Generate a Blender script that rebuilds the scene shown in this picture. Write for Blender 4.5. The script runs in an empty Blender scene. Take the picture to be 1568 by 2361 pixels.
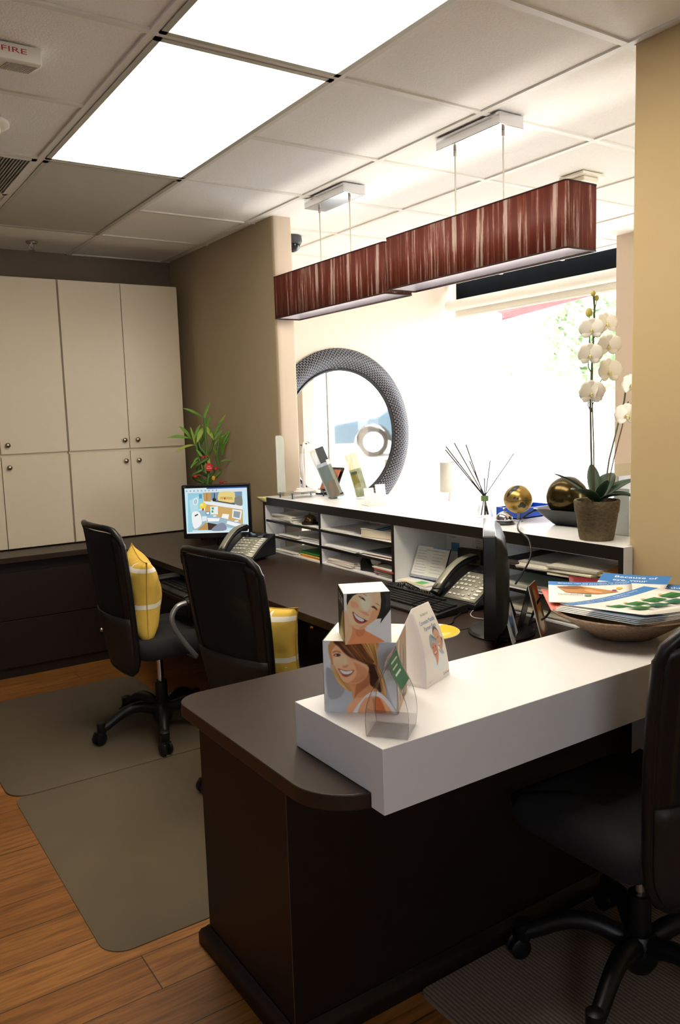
import bpy, bmesh, math, random
import numpy as np
from mathutils import Vector, Matrix
random.seed(7)
SC = bpy.context.scene
COL = SC.collection
V = Vector
PI = math.pi

# ------------------------------------------------------------------ materials
def lin(h):
    h = h.lstrip('#')
    r = [int(h[i:i + 2], 16) / 255 for i in (0, 2, 4)]
    return tuple(x / 12.92 if x <= .04045 else ((x + .055) / 1.055) ** 2.4 for x in r) + (1.0,)

MATS = {}
def mat(name, col, rough=.5, metal=0, spec=.5, amt=.08, scale=30, bump=0, bscale=200, trans=0, alpha=1, coat=0, ior=1.45, stretch=None):
    """principled surface with a faint procedural mottling"""
    if name in MATS: return MATS[name]
    m = bpy.data.materials.new(name); m.use_nodes = True
    nt = m.node_tree; N = nt.nodes; L = nt.links
    b = N['Principled BSDF']
    c = lin(col)
    b.inputs['Roughness'].default_value = rough
    b.inputs['Metallic'].default_value = metal
    b.inputs['Specular IOR Level'].default_value = spec
    b.inputs['Transmission Weight'].default_value = trans
    b.inputs['Coat Weight'].default_value = coat
    b.inputs['IOR'].default_value = ior
    tc = N.new('ShaderNodeTexCoord')
    src = tc.outputs['Object']
    if stretch:
        mp = N.new('ShaderNodeMapping'); mp.inputs['Scale'].default_value = stretch
        L.new(src, mp.inputs['Vector']); src = mp.outputs['Vector']
    n = N.new('ShaderNodeTexNoise'); n.inputs['Scale'].default_value = scale; n.inputs['Detail'].default_value = 4
    L.new(src, n.inputs['Vector'])
    mx = N.new('ShaderNodeMix'); mx.data_type = 'RGBA'
    mx.inputs['A'].default_value = tuple(x * (1 - amt) for x in c[:3]) + (1,)
    mx.inputs['B'].default_value = tuple(min(1, x * (1 + amt)) for x in c[:3]) + (1,)
    L.new(n.outputs['Fac'], mx.inputs['Factor']); L.new(mx.outputs['Result'], b.inputs['Base Color'])
    if bump:
        n2 = N.new('ShaderNodeTexNoise'); n2.inputs['Scale'].default_value = bscale; n2.inputs['Detail'].default_value = 3
        L.new(src, n2.inputs['Vector'])
        bp = N.new('ShaderNodeBump'); bp.inputs['Strength'].default_value = bump; bp.inputs['Distance'].default_value = .002
        L.new(n2.outputs['Fac'], bp.inputs['Height']); L.new(bp.outputs['Normal'], b.inputs['Normal'])
    if alpha < 1:
        tr = N.new('ShaderNodeBsdfTransparent'); ms = N.new('ShaderNodeMixShader')
        ms.inputs[0].default_value = alpha
        L.new(tr.outputs[0], ms.inputs[1]); L.new(b.outputs[0], ms.inputs[2])
        L.new(ms.outputs[0], N['Material Output'].inputs['Surface'])
    MATS[name] = m
    return m

def emit(name, col, s):
    if name in MATS: return MATS[name]
    m = bpy.data.materials.new(name); m.use_nodes = True
    nt = m.node_tree; nt.nodes.clear()
    e = nt.nodes.new('ShaderNodeEmission'); o = nt.nodes.new('ShaderNodeOutputMaterial')
    e.inputs[0].default_value = lin(col); e.inputs[1].default_value = s
    nt.links.new(e.outputs[0], o.inputs[0]); MATS[name] = m
    return m

def clear(name, tint='ffffff', base=.04, edge=.6, rough=.03):
    """thin clear sheet: see-through with a fresnel gloss"""
    if name in MATS: return MATS[name]
    m = bpy.data.materials.new(name); m.use_nodes = True
    nt = m.node_tree; N = nt.nodes; L = nt.links; N.clear()
    o = N.new('ShaderNodeOutputMaterial'); t = N.new('ShaderNodeBsdfTransparent'); g = N.new('ShaderNodeBsdfGlossy')
    lw = N.new('ShaderNodeLayerWeight'); lw.inputs['Blend'].default_value = .35
    mr = N.new('ShaderNodeMapRange'); mr.inputs['To Min'].default_value = base; mr.inputs['To Max'].default_value = edge
    ms = N.new('ShaderNodeMixShader')
    t.inputs[0].default_value = lin(tint); g.inputs['Roughness'].default_value = rough
    L.new(lw.outputs['Facing'], mr.inputs['Value']); L.new(mr.outputs['Result'], ms.inputs[0])
    L.new(t.outputs[0], ms.inputs[1]); L.new(g.outputs[0], ms.inputs[2]); L.new(ms.outputs[0], o.inputs[0])
    MATS[name] = m
    return m

def flat(hexcol, rough=.45):
    return mat('print_' + hexcol, hexcol, rough=rough, amt=.05, scale=60)

# ------------------------------------------------------------------ mesh building
class MB:
    def __init__(s):
        s.bm = bmesh.new(); s.X = Matrix.Identity(4)
    def v(s, p): return s.bm.verts.new(s.X @ V(p))
    def face(s, vs, mi=0):
        try:
            f = s.bm.faces.new(vs); f.material_index = mi; return f
        except ValueError: return None
    def poly(s, pts, mi=0): return s.face([s.v(p) for p in pts], mi)
    def box(s, x0, x1, y0, y1, z0, z1, mi=0):
        p = [s.v((x, y, z)) for z in (z0, z1) for y in (y0, y1) for x in (x0, x1)]
        for q in ((0, 2, 3, 1), (4, 5, 7, 6), (0, 1, 5, 4), (2, 6, 7, 3), (0, 4, 6, 2), (1, 3, 7, 5)):
            s.face([p[i] for i in q], mi)
        return s
    def prism(s, pts, z0, z1, mi=0):
        a = [s.v((x, y, z0)) for x, y in pts]; b = [s.v((x, y, z1)) for x, y in pts]
        n = len(pts)
        s.face(a[::-1], mi); s.face(b, mi)
        for i in range(n): s.face((a[i], a[(i + 1) % n], b[(i + 1) % n], b[i]), mi)
        return s
    def lathe(s, prof, c=(0, 0, 0), seg=32, mi=0, axis='z', cap=True):
        rings = []
        for r, h in prof:
            ring = []
            for k in range(seg):
                a = 2 * PI * k / seg
                d = (r * math.cos(a), r * math.sin(a), h)
                if axis == 'x': d = (d[2], d[0], d[1])
                if axis == 'y': d = (d[1], d[2], d[0])
                ring.append(s.v((c[0] + d[0], c[1] + d[1], c[2] + d[2])))
            rings.append(ring)
        for a, b in zip(rings, rings[1:]):
            for k in range(seg): s.face((a[k], a[(k + 1) % seg], b[(k + 1) % seg], b[k]), mi)
        if cap:
            s.face(rings[0][::-1], mi); s.face(rings[-1], mi)
        return s
    def tube(s, pts, r, seg=10, mi=0, cap=True, flatten=1):
        pts = [V(p) for p in pts]; n = len(pts)
        rad = r if callable(r) else (lambda t: r)
        rings = []; up = V((0, 0, 1))
        prev = None
        for i, p in enumerate(pts):
            d = (pts[min(i + 1, n - 1)] - pts[max(i - 1, 0)]).normalized()
            if prev is None:
                a = d.cross(up)
                if a.length < 1e-3: a = d.cross(V((1, 0, 0)))
                a.normalize()
            else:
                a = (prev - d * prev.dot(d)).normalized()
            prev = a; b = d.cross(a).normalized()
            R = rad(i / max(1, n - 1))
            rings.append([s.v(p + a * R * math.cos(2 * PI * k / seg) + b * R * flatten * math.sin(2 * PI * k / seg)) for k in range(seg)])
        for a, b in zip(rings, rings[1:]):
            for k in range(seg): s.face((a[k], a[(k + 1) % seg], b[(k + 1) % seg], b[k]), mi)
        if cap:
            s.face(rings[0][::-1], mi); s.face(rings[-1], mi)
        return s
    def grid(s, fn, nu, nv, mi=0, thick=None):
        g = [[s.v(fn(i / nu, j / nv)) for j in range(nv + 1)] for i in range(nu + 1)]
        for i in range(nu):
            for j in range(nv): s.face((g[i][j], g[i + 1][j], g[i + 1][j + 1], g[i][j + 1]), mi)
        return g
    def ball(s, c, r, mi=0, seg=24, sc=(1, 1, 1)):
        n = seg // 2
        prof = [(max(1e-4, math.sin(PI * i / n)) * r, -math.cos(PI * i / n) * r) for i in range(n + 1)]
        X0 = s.X
        s.X = X0 @ Matrix.Translation(c) @ Matrix.Diagonal((*sc, 1))
        s.lathe(prof, seg=seg, mi=mi); s.X = X0
        return s
    def build(s, name, mats, parent=None, smooth=35, bevel=0, bseg=2, solid=0, sub=0, kind=None, clean=True):
        if clean: bmesh.ops.remove_doubles(s.bm, verts=s.bm.verts, dist=1e-6)
        bmesh.ops.recalc_face_normals(s.bm, faces=s.bm.faces)
        me = bpy.data.meshes.new(name); s.bm.to_mesh(me); s.bm.free()
        o = bpy.data.objects.new(name, me); COL.objects.link(o)
        for m in (mats if isinstance(mats, (list, tuple)) else [mats]): me.materials.append(m)
        if smooth:
            for p in me.polygons: p.use_smooth = True
            me.set_sharp_from_angle(angle=math.radians(smooth))
        if solid:
            q = o.modifiers.new('t', 'SOLIDIFY'); q.thickness = solid; q.offset = 0
        if sub:
            q = o.modifiers.new('s', 'SUBSURF'); q.levels = sub; q.render_levels = sub
        if bevel:
            q = o.modifiers.new('b', 'BEVEL'); q.width = bevel; q.segments = bseg; q.limit_method = 'ANGLE'; q.angle_limit = math.radians(40)
            q.harden_normals = False
        if parent is not None: o.parent = parent
        if kind: o['kind'] = kind
        return o

def box(name, m, b, parent=None, bevel=0, kind=None):
    return MB().box(*b).build(name, m, parent, bevel=bevel, kind=kind)

def tag(o, label, cat, group=None):
    o['label'] = label; o['category'] = cat
    if group: o['group'] = group
    return o

def thing(name, label, cat, loc=(0, 0, 0), rz=0, group=None):
    o = bpy.data.objects.new(name, None); COL.objects.link(o)
    o.empty_display_size = .05; o.location = loc; o.rotation_euler = (0, 0, rz)
    return tag(o, label, cat, group)

KIDS = {}
def copy_tree(o, parent=None):
    c = o.copy(); COL.objects.link(c)
    if parent is not None: c.parent = parent
    for ch in o.children: copy_tree(ch, c)
    return c

def arc(fn, n): return [fn(i / n) for i in range(n + 1)]
def rrect(x0, x1, y0, y1, r, n=6, rs=None):
    rs = rs or (r, r, r, r); out = []
    for (cx, cy, a0), q in zip(((x1, y1, 0), (x0, y1, 90), (x0, y0, 180), (x1, y0, 270)), rs):
        sx = -1 if cx == x1 else 1; sy = -1 if cy == y1 else 1
        if q <= 0: out.append((cx, cy)); continue
        for k in range(n + 1):
            a = math.radians(a0 + 90 * k / n)
            out.append((cx + sx * q + q * math.cos(a), cy + sy * q + q * math.sin(a)))
    return out

# flat printed matter: list of (hex, polygon in u,v) mapped by fn(u, v, h)
def smoothpoly(p, n=4):
    out = []; k = len(p)
    for i in range(k):
        a, b, c, d = (V((*p[(i + j) % k], 0)) for j in (-1, 0, 1, 2))
        for t in range(n):
            t /= n
            q = .5 * ((2 * b) + (c - a) * t + (2 * a - 5 * b + 4 * c - d) * t * t + (3 * b - a - 3 * c + d) * t ** 3)
            out.append((q.x, q.y))
    return out

def text_faces(s, bold=False):
    cu = bpy.data.curves.new('txt', 'FONT'); cu.body = s; cu.resolution_u = 3
    if bold: cu.offset = .012
    ob = bpy.data.objects.new('txt', cu); COL.objects.link(ob)
    dg = bpy.context.evaluated_depsgraph_get(); dg.update()
    me = bpy.data.meshes.new_from_object(ob.evaluated_get(dg))
    vs = [(v.co.x, v.co.y) for v in me.vertices]; fs = [tuple(p.vertices) for p in me.polygons]
    bpy.data.objects.remove(ob); bpy.data.curves.remove(cu); bpy.data.meshes.remove(me)
    return vs, fs

def art(name, layers, fn, parent, matfn=flat, h0=.0004, dh=.00012, clip=True, sub=None):
    """layers: ('p', hex, pts, smooth) or ('t', hex, text, u, v, width, height)"""
    m = MB(); mats = []; idx = {}
    for k, l in enumerate(layers):
        hexc = l[1]
        if hexc not in idx: idx[hexc] = len(mats); mats.append(matfn(hexc))
        mi = idx[hexc]; h = h0 + dh * k
        if l[0] == 'p':
            pts = smoothpoly(l[2]) if len(l) > 3 and l[3] else l[2]
            if clip: pts = [(min(1, max(0, u)), min(1, max(0, v))) for u, v in pts]
            f = m.poly([fn(u, v, h) for u, v in pts], mi)
            if f is not None: bmesh.ops.triangulate(m.bm, faces=[f])
        elif l[0] == 'g':      # bent rectangle, subdivided
            u0, v0, u1, v1 = l[2]
            m.grid(lambda a, b: fn(u0 + (u1 - u0) * a, v0 + (v1 - v0) * b, h), 8, 8, mi)
        else:
            _, _, s, u, v, w, hh = l[:7]
            vs, fs = text_faces(s, len(l) > 7)
            if not vs: continue
            x0 = min(p[0] for p in vs); x1 = max(p[0] for p in vs)
            vv = [m.v(fn(u + (p[0] - x0) / (x1 - x0) * w, v + p[1] / .7 * hh, h)) for p in vs]
            for f in fs: m.face([vv[i] for i in f], mi)
    return m.build(name, mats, parent, smooth=0, clean=False)

def plane(o, ux, vx):
    """mapping of u,v in 0..1 onto the rectangle o + u*ux + v*vx, lifted along its normal"""
    o, ux, vx = V(o), V(ux), V(vx); n = ux.cross(vx).normalized()
    return lambda u, v, h=0: o + ux * u + vx * v + n * h

def ell(cx, cy, rx, ry, a=0, n=14):
    c, s = math.cos(a), math.sin(a)
    return [(cx + rx * math.cos(2 * PI * k / n) * c - ry * math.sin(2 * PI * k / n) * s,
             cy + rx * math.cos(2 * PI * k / n) * s + ry * math.sin(2 * PI * k / n) * c) for k in range(n)]

def picture(name, layers, fn, parent, n=150, h=.0005, gain=1.0):
    """a printed photograph: soft-edged shapes blended on a fine grid, colours kept per vertex"""
    k = n + 1
    U, W = np.meshgrid(np.linspace(0, 1, k), np.linspace(0, 1, k), indexing='ij')
    C = np.ones((k, k, 3)) * .8
    for l in layers:
        if l[0] != 'p': continue
        sm = l[3] if len(l) > 3 else 0
        pts = np.array(smoothpoly(l[2]) if sm else l[2]); fe = l[4] if len(l) > 4 else (.013 if sm else .006)
        x0, y0 = pts.T; x1, y1 = np.roll(pts, -1, 0).T
        ins = np.zeros((k, k), bool); D2 = np.full((k, k), 9.0)
        for a, b, c, d in zip(x0, y0, x1, y1):
            if b != d:
                hit = ((b > W) != (d > W)) & (U < (c - a) * (W - b) / (d - b) + a); ins ^= hit
            L2 = max(1e-12, (c - a) ** 2 + (d - b) ** 2)
            t = np.clip(((U - a) * (c - a) + (W - b) * (d - b)) / L2, 0, 1)
            D2 = np.minimum(D2, (U - a - t * (c - a)) ** 2 + (W - b - t * (d - b)) ** 2)
        sd = np.sqrt(D2) * np.where(ins, 1, -1)
        al = np.clip(sd / (2 * fe) + .5, 0, 1); al = (al * al * (3 - 2 * al) * (l[5] if len(l) > 5 else 1))[..., None]
        C = C * (1 - al) + np.array(lin(l[1])[:3]) * al
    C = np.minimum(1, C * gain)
    vs = [tuple(fn(float(U[i, j]), float(W[i, j]), h)) for i in range(k) for j in range(k)]
    fs = [(i * k + j, (i + 1) * k + j, (i + 1) * k + j + 1, i * k + j + 1) for i in range(n) for j in range(n)]
    me = bpy.data.meshes.new(name); me.from_pydata(vs, [], fs)
    ca = me.color_attributes.new('print', 'FLOAT_COLOR', 'POINT')
    ca.data.foreach_set('color', np.concatenate([C.reshape(-1, 3), np.ones((k * k, 1))], 1).astype(np.float32).ravel())
    if 'printed_photo' not in MATS:
        m = bpy.data.materials.new('printed_photo'); m.use_nodes = True; b = m.node_tree.nodes['Principled BSDF']
        a = m.node_tree.nodes.new('ShaderNodeVertexColor'); a.layer_name = 'print'
        m.node_tree.links.new(a.outputs['Color'], b.inputs['Base Color']); b.inputs['Roughness'].default_value = .28; MATS['printed_photo'] = m
    me.materials.append(MATS['printed_photo'])
    o = bpy.data.objects.new(name, me); COL.objects.link(o); o.parent = parent
    return o

ART_SMILE = [
    ('p', 'a9adb3', [(0, 1), (1, 1), (1, 0), (0, -0)], 0),
    ('p', 'c4c8cc', [(0.009, 0.98), (0.132, 0.987), (0.04, 0.303), (0.007, 0.203)], 1),
    ('p', '8f949b', [(0.034, 0.604), (0.136, 0.566), (0.282, 0.351), (0.215, 0.21), (0.058, 0.204)], 1),
    ('p', 'c9ccd0', [(0.82, 0.605), (0.972, 0.53), (0.985, 0.091), (0.916, 0.186), (0.859, 0.379)], 1),
    ('p', 'b98a52', [(0.113, 0.997), (0.72, 1.008), (0.74, 0.894), (0.729, 0.793), (0.757, 0.663), (0.825, 0.477), (0.854, 0.222), (0.793, 0.279), (0.74, 0.326), (0.632, 0.392), (0.562, 0.518), (0.392, 0.31), (0.337, 0.308), (0.236, 0.369), (0.163, 0.477), (0.121, 0.646)], 1),
    ('p', 'd8b27a', [(0.123, 0.646), (0.163, 0.487), (0.236, 0.379), (0.319, 0.322), (0.255, 0.42), (0.192, 0.528), (0.142, 0.647)], 1),
    ('p', '3a2118', [(0.592, 0.659), (0.658, 0.701), (0.73, 0.663), (0.773, 0.544), (0.795, 0.367), (0.775, 0.298), (0.703, 0.335), (0.632, 0.402), (0.594, 0.539)], 1),
    ('p', 'c98d62', [(0.339, 0.432), (0.459, 0.456), (0.609, 0.58), (0.632, 0.402), (0.74, 0.326), (0.701, 0.246), (0.647, 0.264), (0.518, 0.191), (0.408, 0.177), (0.374, 0.314)], 1),
    ('p', 'a86a45', [(0.468, 0.456), (0.609, 0.58), (0.624, 0.421), (0.549, 0.34), (0.455, 0.258), (0.418, 0.207), (0.429, 0.316)], 1),
    ('p', 'd9a078', [(0.408, 0.187), (0.519, 0.22), (0.647, 0.264), (0.747, 0.258), (0.835, 0.192), (0.896, 0.107), (0.942, 0.01), (0.641, 0.008), (0.3, 0.002)], 1),
    ('p', 'b5602f', [(0.664, 0.216), (0.737, 0.238), (0.79, 0.171), (0.832, 0.056), (0.839, 0.013), (0.695, 0.008), (0.671, 0.109)], 1),
    ('p', 'eceaec', [(0.386, 0), (0.462, 0.12), (0.565, 0.247), (0.639, 0.298), (0.739, 0.311), (0.828, 0.246), (0.902, 0.156), (0.991, 0.006), (0.938, 0.01), (0.869, 0.121), (0.791, 0.22), (0.71, 0.252), (0.628, 0.239), (0.555, 0.212), (0.489, 0.112), (0.45, 0.001)], 0),
    ('p', 'e0ab84', [(0.129, 0.87), (0.216, 0.943), (0.327, 0.834), (0.474, 0.736), (0.611, 0.659), (0.608, 0.56), (0.561, 0.479), (0.468, 0.416), (0.366, 0.413), (0.265, 0.44), (0.202, 0.548), (0.151, 0.637), (0.129, 0.748)], 1),
    ('p', 'e9bd99', [(0.144, 0.758), (0.214, 0.77), (0.259, 0.69), (0.24, 0.619), (0.193, 0.608), (0.147, 0.667)], 1),
    ('p', 'cc8f68', [(0.418, 0.715), (0.582, 0.629), (0.599, 0.539), (0.542, 0.468), (0.449, 0.426), (0.339, 0.417), (0.413, 0.474), (0.452, 0.565), (0.435, 0.655)], 1),
    ('p', 'f0c8a4', [(0.326, 0.743), (0.312, 0.689), (0.279, 0.655), (0.239, 0.654), (0.207, 0.686), (0.195, 0.739), (0.208, 0.793), (0.241, 0.827), (0.282, 0.828), (0.314, 0.796)], 1, 0.05, 0.55),
    ('p', 'e8a882', [(0.278, 0.651), (0.265, 0.621), (0.232, 0.601), (0.191, 0.6), (0.159, 0.618), (0.147, 0.647), (0.16, 0.677), (0.193, 0.696), (0.233, 0.697), (0.265, 0.68)], 1, 0.06, 0.5),
    ('p', 'f3d0b0', [(0.322, 0.712), (0.318, 0.665), (0.307, 0.635), (0.294, 0.635), (0.284, 0.664), (0.281, 0.711), (0.286, 0.759), (0.297, 0.788), (0.309, 0.789), (0.319, 0.76)], 1, 0.04, 0.5),
    ('p', 'b97a55', [(0.589, 0.506), (0.578, 0.475), (0.531, 0.437), (0.468, 0.407), (0.412, 0.395), (0.384, 0.407), (0.396, 0.438), (0.442, 0.476), (0.506, 0.506), (0.562, 0.518)], 1, 0.05, 0.5),
    ('p', '4a2c1c', [(0.161, 0.998), (0.516, 1.004), (0.625, 0.871), (0.714, 0.752), (0.657, 0.691), (0.62, 0.675), (0.474, 0.736), (0.327, 0.803), (0.225, 0.913)], 1),
    ('p', '7b4d2a', [(0.349, 1.001), (0.461, 1.001), (0.569, 0.88), (0.676, 0.721), (0.639, 0.7), (0.53, 0.778), (0.421, 0.886)], 1),
    ('p', 'd0a05a', [(0.6, 1.002), (0.702, 1.002), (0.731, 0.893), (0.719, 0.752), (0.678, 0.802), (0.625, 0.891)], 1),
    ('p', 'a8743c', [(0.516, 1.002), (0.572, 1.002), (0.643, 0.881), (0.696, 0.772), (0.686, 0.742), (0.615, 0.83)], 1),
    ('p', '8c4a44', [(0.201, 0.616), (0.267, 0.598), (0.342, 0.59), (0.423, 0.599), (0.378, 0.531), (0.312, 0.499), (0.266, 0.513), (0.23, 0.559)], 1),
    ('p', 'f4ecec', [(0.23, 0.595), (0.304, 0.577), (0.399, 0.586), (0.359, 0.548), (0.299, 0.539), (0.257, 0.555)], 1),
    ('p', 'c98a6a', [(0.263, 0.648), (0.324, 0.672), (0.345, 0.66), (0.328, 0.634), (0.286, 0.623)], 1),
    ('p', '3c2a24', [(0.144, 0.801), (0.182, 0.824), (0.224, 0.823), (0.243, 0.806), (0.228, 0.786), (0.172, 0.783)], 1),
    ('p', 'dfe3e6', [(0.163, 0.799), (0.182, 0.808), (0.186, 0.795), (0.169, 0.791)], 0),
    ('p', '8a5a3c', [(0.138, 0.843), (0.182, 0.866), (0.241, 0.85), (0.243, 0.834), (0.187, 0.849), (0.144, 0.831)], 1),
    ('p', '5c3822', [(0.169, 0.993), (0.207, 0.953), (0.245, 0.913), (0.283, 0.872), (0.321, 0.83), (0.36, 0.787), (0.399, 0.744), (0.401, 0.745), (0.367, 0.792), (0.331, 0.837), (0.293, 0.88), (0.254, 0.92), (0.213, 0.958), (0.171, 0.994)], 1, 0.008, 0.55),
    ('p', '2c1810', [(0.19, 0.993), (0.227, 0.952), (0.265, 0.911), (0.303, 0.869), (0.341, 0.827), (0.379, 0.784), (0.418, 0.74), (0.419, 0.741), (0.386, 0.789), (0.35, 0.834), (0.313, 0.877), (0.275, 0.919), (0.234, 0.957), (0.191, 0.994)], 1, 0.008, 0.55),
    ('p', '8a5a34', [(0.211, 0.994), (0.248, 0.951), (0.285, 0.909), (0.323, 0.866), (0.36, 0.824), (0.398, 0.78), (0.436, 0.737), (0.438, 0.738), (0.405, 0.785), (0.37, 0.831), (0.333, 0.875), (0.295, 0.917), (0.254, 0.957), (0.212, 0.995)], 1, 0.008, 0.55),
    ('p', 'a87844', [(0.231, 0.994), (0.269, 0.951), (0.306, 0.907), (0.343, 0.864), (0.38, 0.82), (0.417, 0.777), (0.455, 0.733), (0.456, 0.734), (0.424, 0.782), (0.39, 0.828), (0.353, 0.872), (0.315, 0.915), (0.275, 0.956), (0.233, 0.995)], 1, 0.008, 0.55),
    ('p', 'a87844', [(0.252, 0.994), (0.289, 0.95), (0.326, 0.905), (0.363, 0.861), (0.4, 0.817), (0.436, 0.773), (0.473, 0.73), (0.474, 0.731), (0.443, 0.778), (0.409, 0.825), (0.373, 0.87), (0.336, 0.913), (0.296, 0.955), (0.253, 0.995)], 1, 0.008, 0.55),
    ('p', '5c3822', [(0.273, 0.995), (0.31, 0.949), (0.346, 0.904), (0.383, 0.859), (0.419, 0.814), (0.455, 0.77), (0.492, 0.726), (0.493, 0.727), (0.462, 0.775), (0.429, 0.822), (0.393, 0.867), (0.356, 0.911), (0.316, 0.954), (0.274, 0.996)], 1, 0.008, 0.55),
    ('p', '8a5a34', [(0.293, 0.995), (0.33, 0.948), (0.367, 0.902), (0.403, 0.856), (0.439, 0.811), (0.475, 0.766), (0.51, 0.722), (0.511, 0.724), (0.481, 0.772), (0.448, 0.819), (0.413, 0.864), (0.376, 0.909), (0.337, 0.953), (0.295, 0.996)], 1, 0.008, 0.55),
    ('p', '8a5a34', [(0.314, 0.996), (0.351, 0.947), (0.387, 0.9), (0.423, 0.854), (0.458, 0.808), (0.494, 0.763), (0.528, 0.719), (0.53, 0.72), (0.5, 0.768), (0.468, 0.815), (0.433, 0.862), (0.396, 0.908), (0.357, 0.953), (0.315, 0.997)], 1, 0.008, 0.55),
    ('p', '8a5a34', [(0.335, 0.996), (0.371, 0.947), (0.407, 0.898), (0.443, 0.851), (0.478, 0.805), (0.513, 0.76), (0.547, 0.715), (0.548, 0.716), (0.519, 0.765), (0.487, 0.812), (0.453, 0.859), (0.417, 0.906), (0.378, 0.952), (0.336, 0.997)], 1, 0.008, 0.55),
    ('p', 'a87844', [(0.355, 0.996), (0.392, 0.946), (0.427, 0.896), (0.463, 0.848), (0.497, 0.802), (0.532, 0.756), (0.565, 0.712), (0.566, 0.713), (0.538, 0.761), (0.507, 0.809), (0.473, 0.857), (0.437, 0.904), (0.398, 0.951), (0.357, 0.997)], 1, 0.008, 0.55),
    ('p', '2c1810', [(0.376, 0.997), (0.412, 0.945), (0.448, 0.895), (0.483, 0.846), (0.517, 0.798), (0.55, 0.753), (0.584, 0.708), (0.585, 0.709), (0.557, 0.758), (0.526, 0.806), (0.493, 0.854), (0.457, 0.902), (0.419, 0.95), (0.377, 0.998)], 1, 0.008, 0.55),
    ('p', '8a5a34', [(0.396, 0.997), (0.432, 0.944), (0.468, 0.893), (0.502, 0.843), (0.536, 0.795), (0.569, 0.749), (0.602, 0.705), (0.603, 0.706), (0.576, 0.754), (0.546, 0.803), (0.513, 0.852), (0.477, 0.9), (0.439, 0.949), (0.398, 0.998)], 1, 0.008, 0.55),
    ('p', '5c3822', [(0.417, 0.998), (0.453, 0.943), (0.488, 0.891), (0.522, 0.841), (0.556, 0.792), (0.588, 0.746), (0.62, 0.701), (0.621, 0.702), (0.595, 0.751), (0.565, 0.8), (0.533, 0.849), (0.498, 0.899), (0.459, 0.948), (0.418, 0.999)], 1, 0.008, 0.55),
    ('p', '2c1810', [(0.437, 0.998), (0.473, 0.943), (0.508, 0.889), (0.542, 0.838), (0.575, 0.789), (0.607, 0.742), (0.638, 0.698), (0.64, 0.699), (0.614, 0.747), (0.585, 0.797), (0.553, 0.846), (0.518, 0.897), (0.48, 0.948), (0.439, 0.999)], 1, 0.008, 0.55),
    ('p', '2c1810', [(0.458, 0.999), (0.494, 0.942), (0.528, 0.887), (0.562, 0.836), (0.595, 0.786), (0.626, 0.739), (0.657, 0.694), (0.658, 0.695), (0.633, 0.744), (0.604, 0.794), (0.572, 0.844), (0.538, 0.895), (0.5, 0.947), (0.459, 1)], 1, 0.008, 0.55),
    ('p', '5c3822', [(0.478, 0.999), (0.514, 0.941), (0.548, 0.886), (0.582, 0.833), (0.614, 0.783), (0.645, 0.736), (0.675, 0.691), (0.676, 0.692), (0.651, 0.741), (0.623, 0.79), (0.592, 0.841), (0.558, 0.893), (0.521, 0.946), (0.48, 1)], 1, 0.008, 0.55),
    ('p', 'e8c07c', [(0.553, 0.995), (0.584, 0.942), (0.614, 0.89), (0.641, 0.84), (0.667, 0.792), (0.69, 0.746), (0.712, 0.702), (0.713, 0.703), (0.698, 0.752), (0.677, 0.801), (0.653, 0.85), (0.624, 0.898), (0.591, 0.947), (0.554, 0.996)], 1, 0.008, 0.6),
    ('p', '7b4d2a', [(0.567, 0.996), (0.596, 0.942), (0.624, 0.89), (0.649, 0.839), (0.673, 0.79), (0.695, 0.742), (0.715, 0.696), (0.717, 0.697), (0.702, 0.748), (0.684, 0.798), (0.661, 0.848), (0.635, 0.898), (0.604, 0.948), (0.568, 0.997)], 1, 0.008, 0.6),
    ('p', 'a8743c', [(0.581, 0.996), (0.609, 0.942), (0.634, 0.889), (0.658, 0.838), (0.68, 0.788), (0.7, 0.739), (0.718, 0.691), (0.72, 0.692), (0.707, 0.744), (0.69, 0.796), (0.669, 0.847), (0.645, 0.898), (0.616, 0.948), (0.583, 0.997)], 1, 0.008, 0.6),
    ('p', 'e8c07c', [(0.596, 0.996), (0.621, 0.942), (0.644, 0.889), (0.666, 0.837), (0.686, 0.785), (0.704, 0.735), (0.722, 0.686), (0.723, 0.687), (0.712, 0.741), (0.697, 0.794), (0.678, 0.846), (0.655, 0.897), (0.628, 0.948), (0.597, 0.997)], 1, 0.008, 0.6),
    ('p', '7b4d2a', [(0.61, 0.997), (0.633, 0.942), (0.654, 0.888), (0.674, 0.835), (0.692, 0.783), (0.709, 0.731), (0.725, 0.68), (0.726, 0.681), (0.716, 0.737), (0.703, 0.791), (0.686, 0.845), (0.665, 0.897), (0.64, 0.948), (0.611, 0.998)], 1, 0.008, 0.6),
    ('p', '7b4d2a', [(0.624, 0.997), (0.645, 0.942), (0.664, 0.888), (0.682, 0.834), (0.699, 0.781), (0.714, 0.728), (0.728, 0.675), (0.729, 0.676), (0.721, 0.733), (0.709, 0.789), (0.694, 0.844), (0.675, 0.897), (0.652, 0.948), (0.626, 0.998)], 1, 0.008, 0.6),
    ('p', 'a8743c', [(0.639, 0.997), (0.657, 0.942), (0.674, 0.888), (0.69, 0.833), (0.705, 0.778), (0.719, 0.724), (0.731, 0.669), (0.732, 0.67), (0.726, 0.73), (0.716, 0.787), (0.702, 0.842), (0.685, 0.896), (0.664, 0.948), (0.64, 0.998)], 1, 0.008, 0.6),
    ('p', 'a8743c', [(0.653, 0.997), (0.669, 0.943), (0.684, 0.887), (0.698, 0.832), (0.711, 0.776), (0.723, 0.72), (0.734, 0.664), (0.736, 0.665), (0.73, 0.726), (0.722, 0.785), (0.71, 0.841), (0.695, 0.896), (0.676, 0.948), (0.654, 0.998)], 1, 0.008, 0.6),
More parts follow.
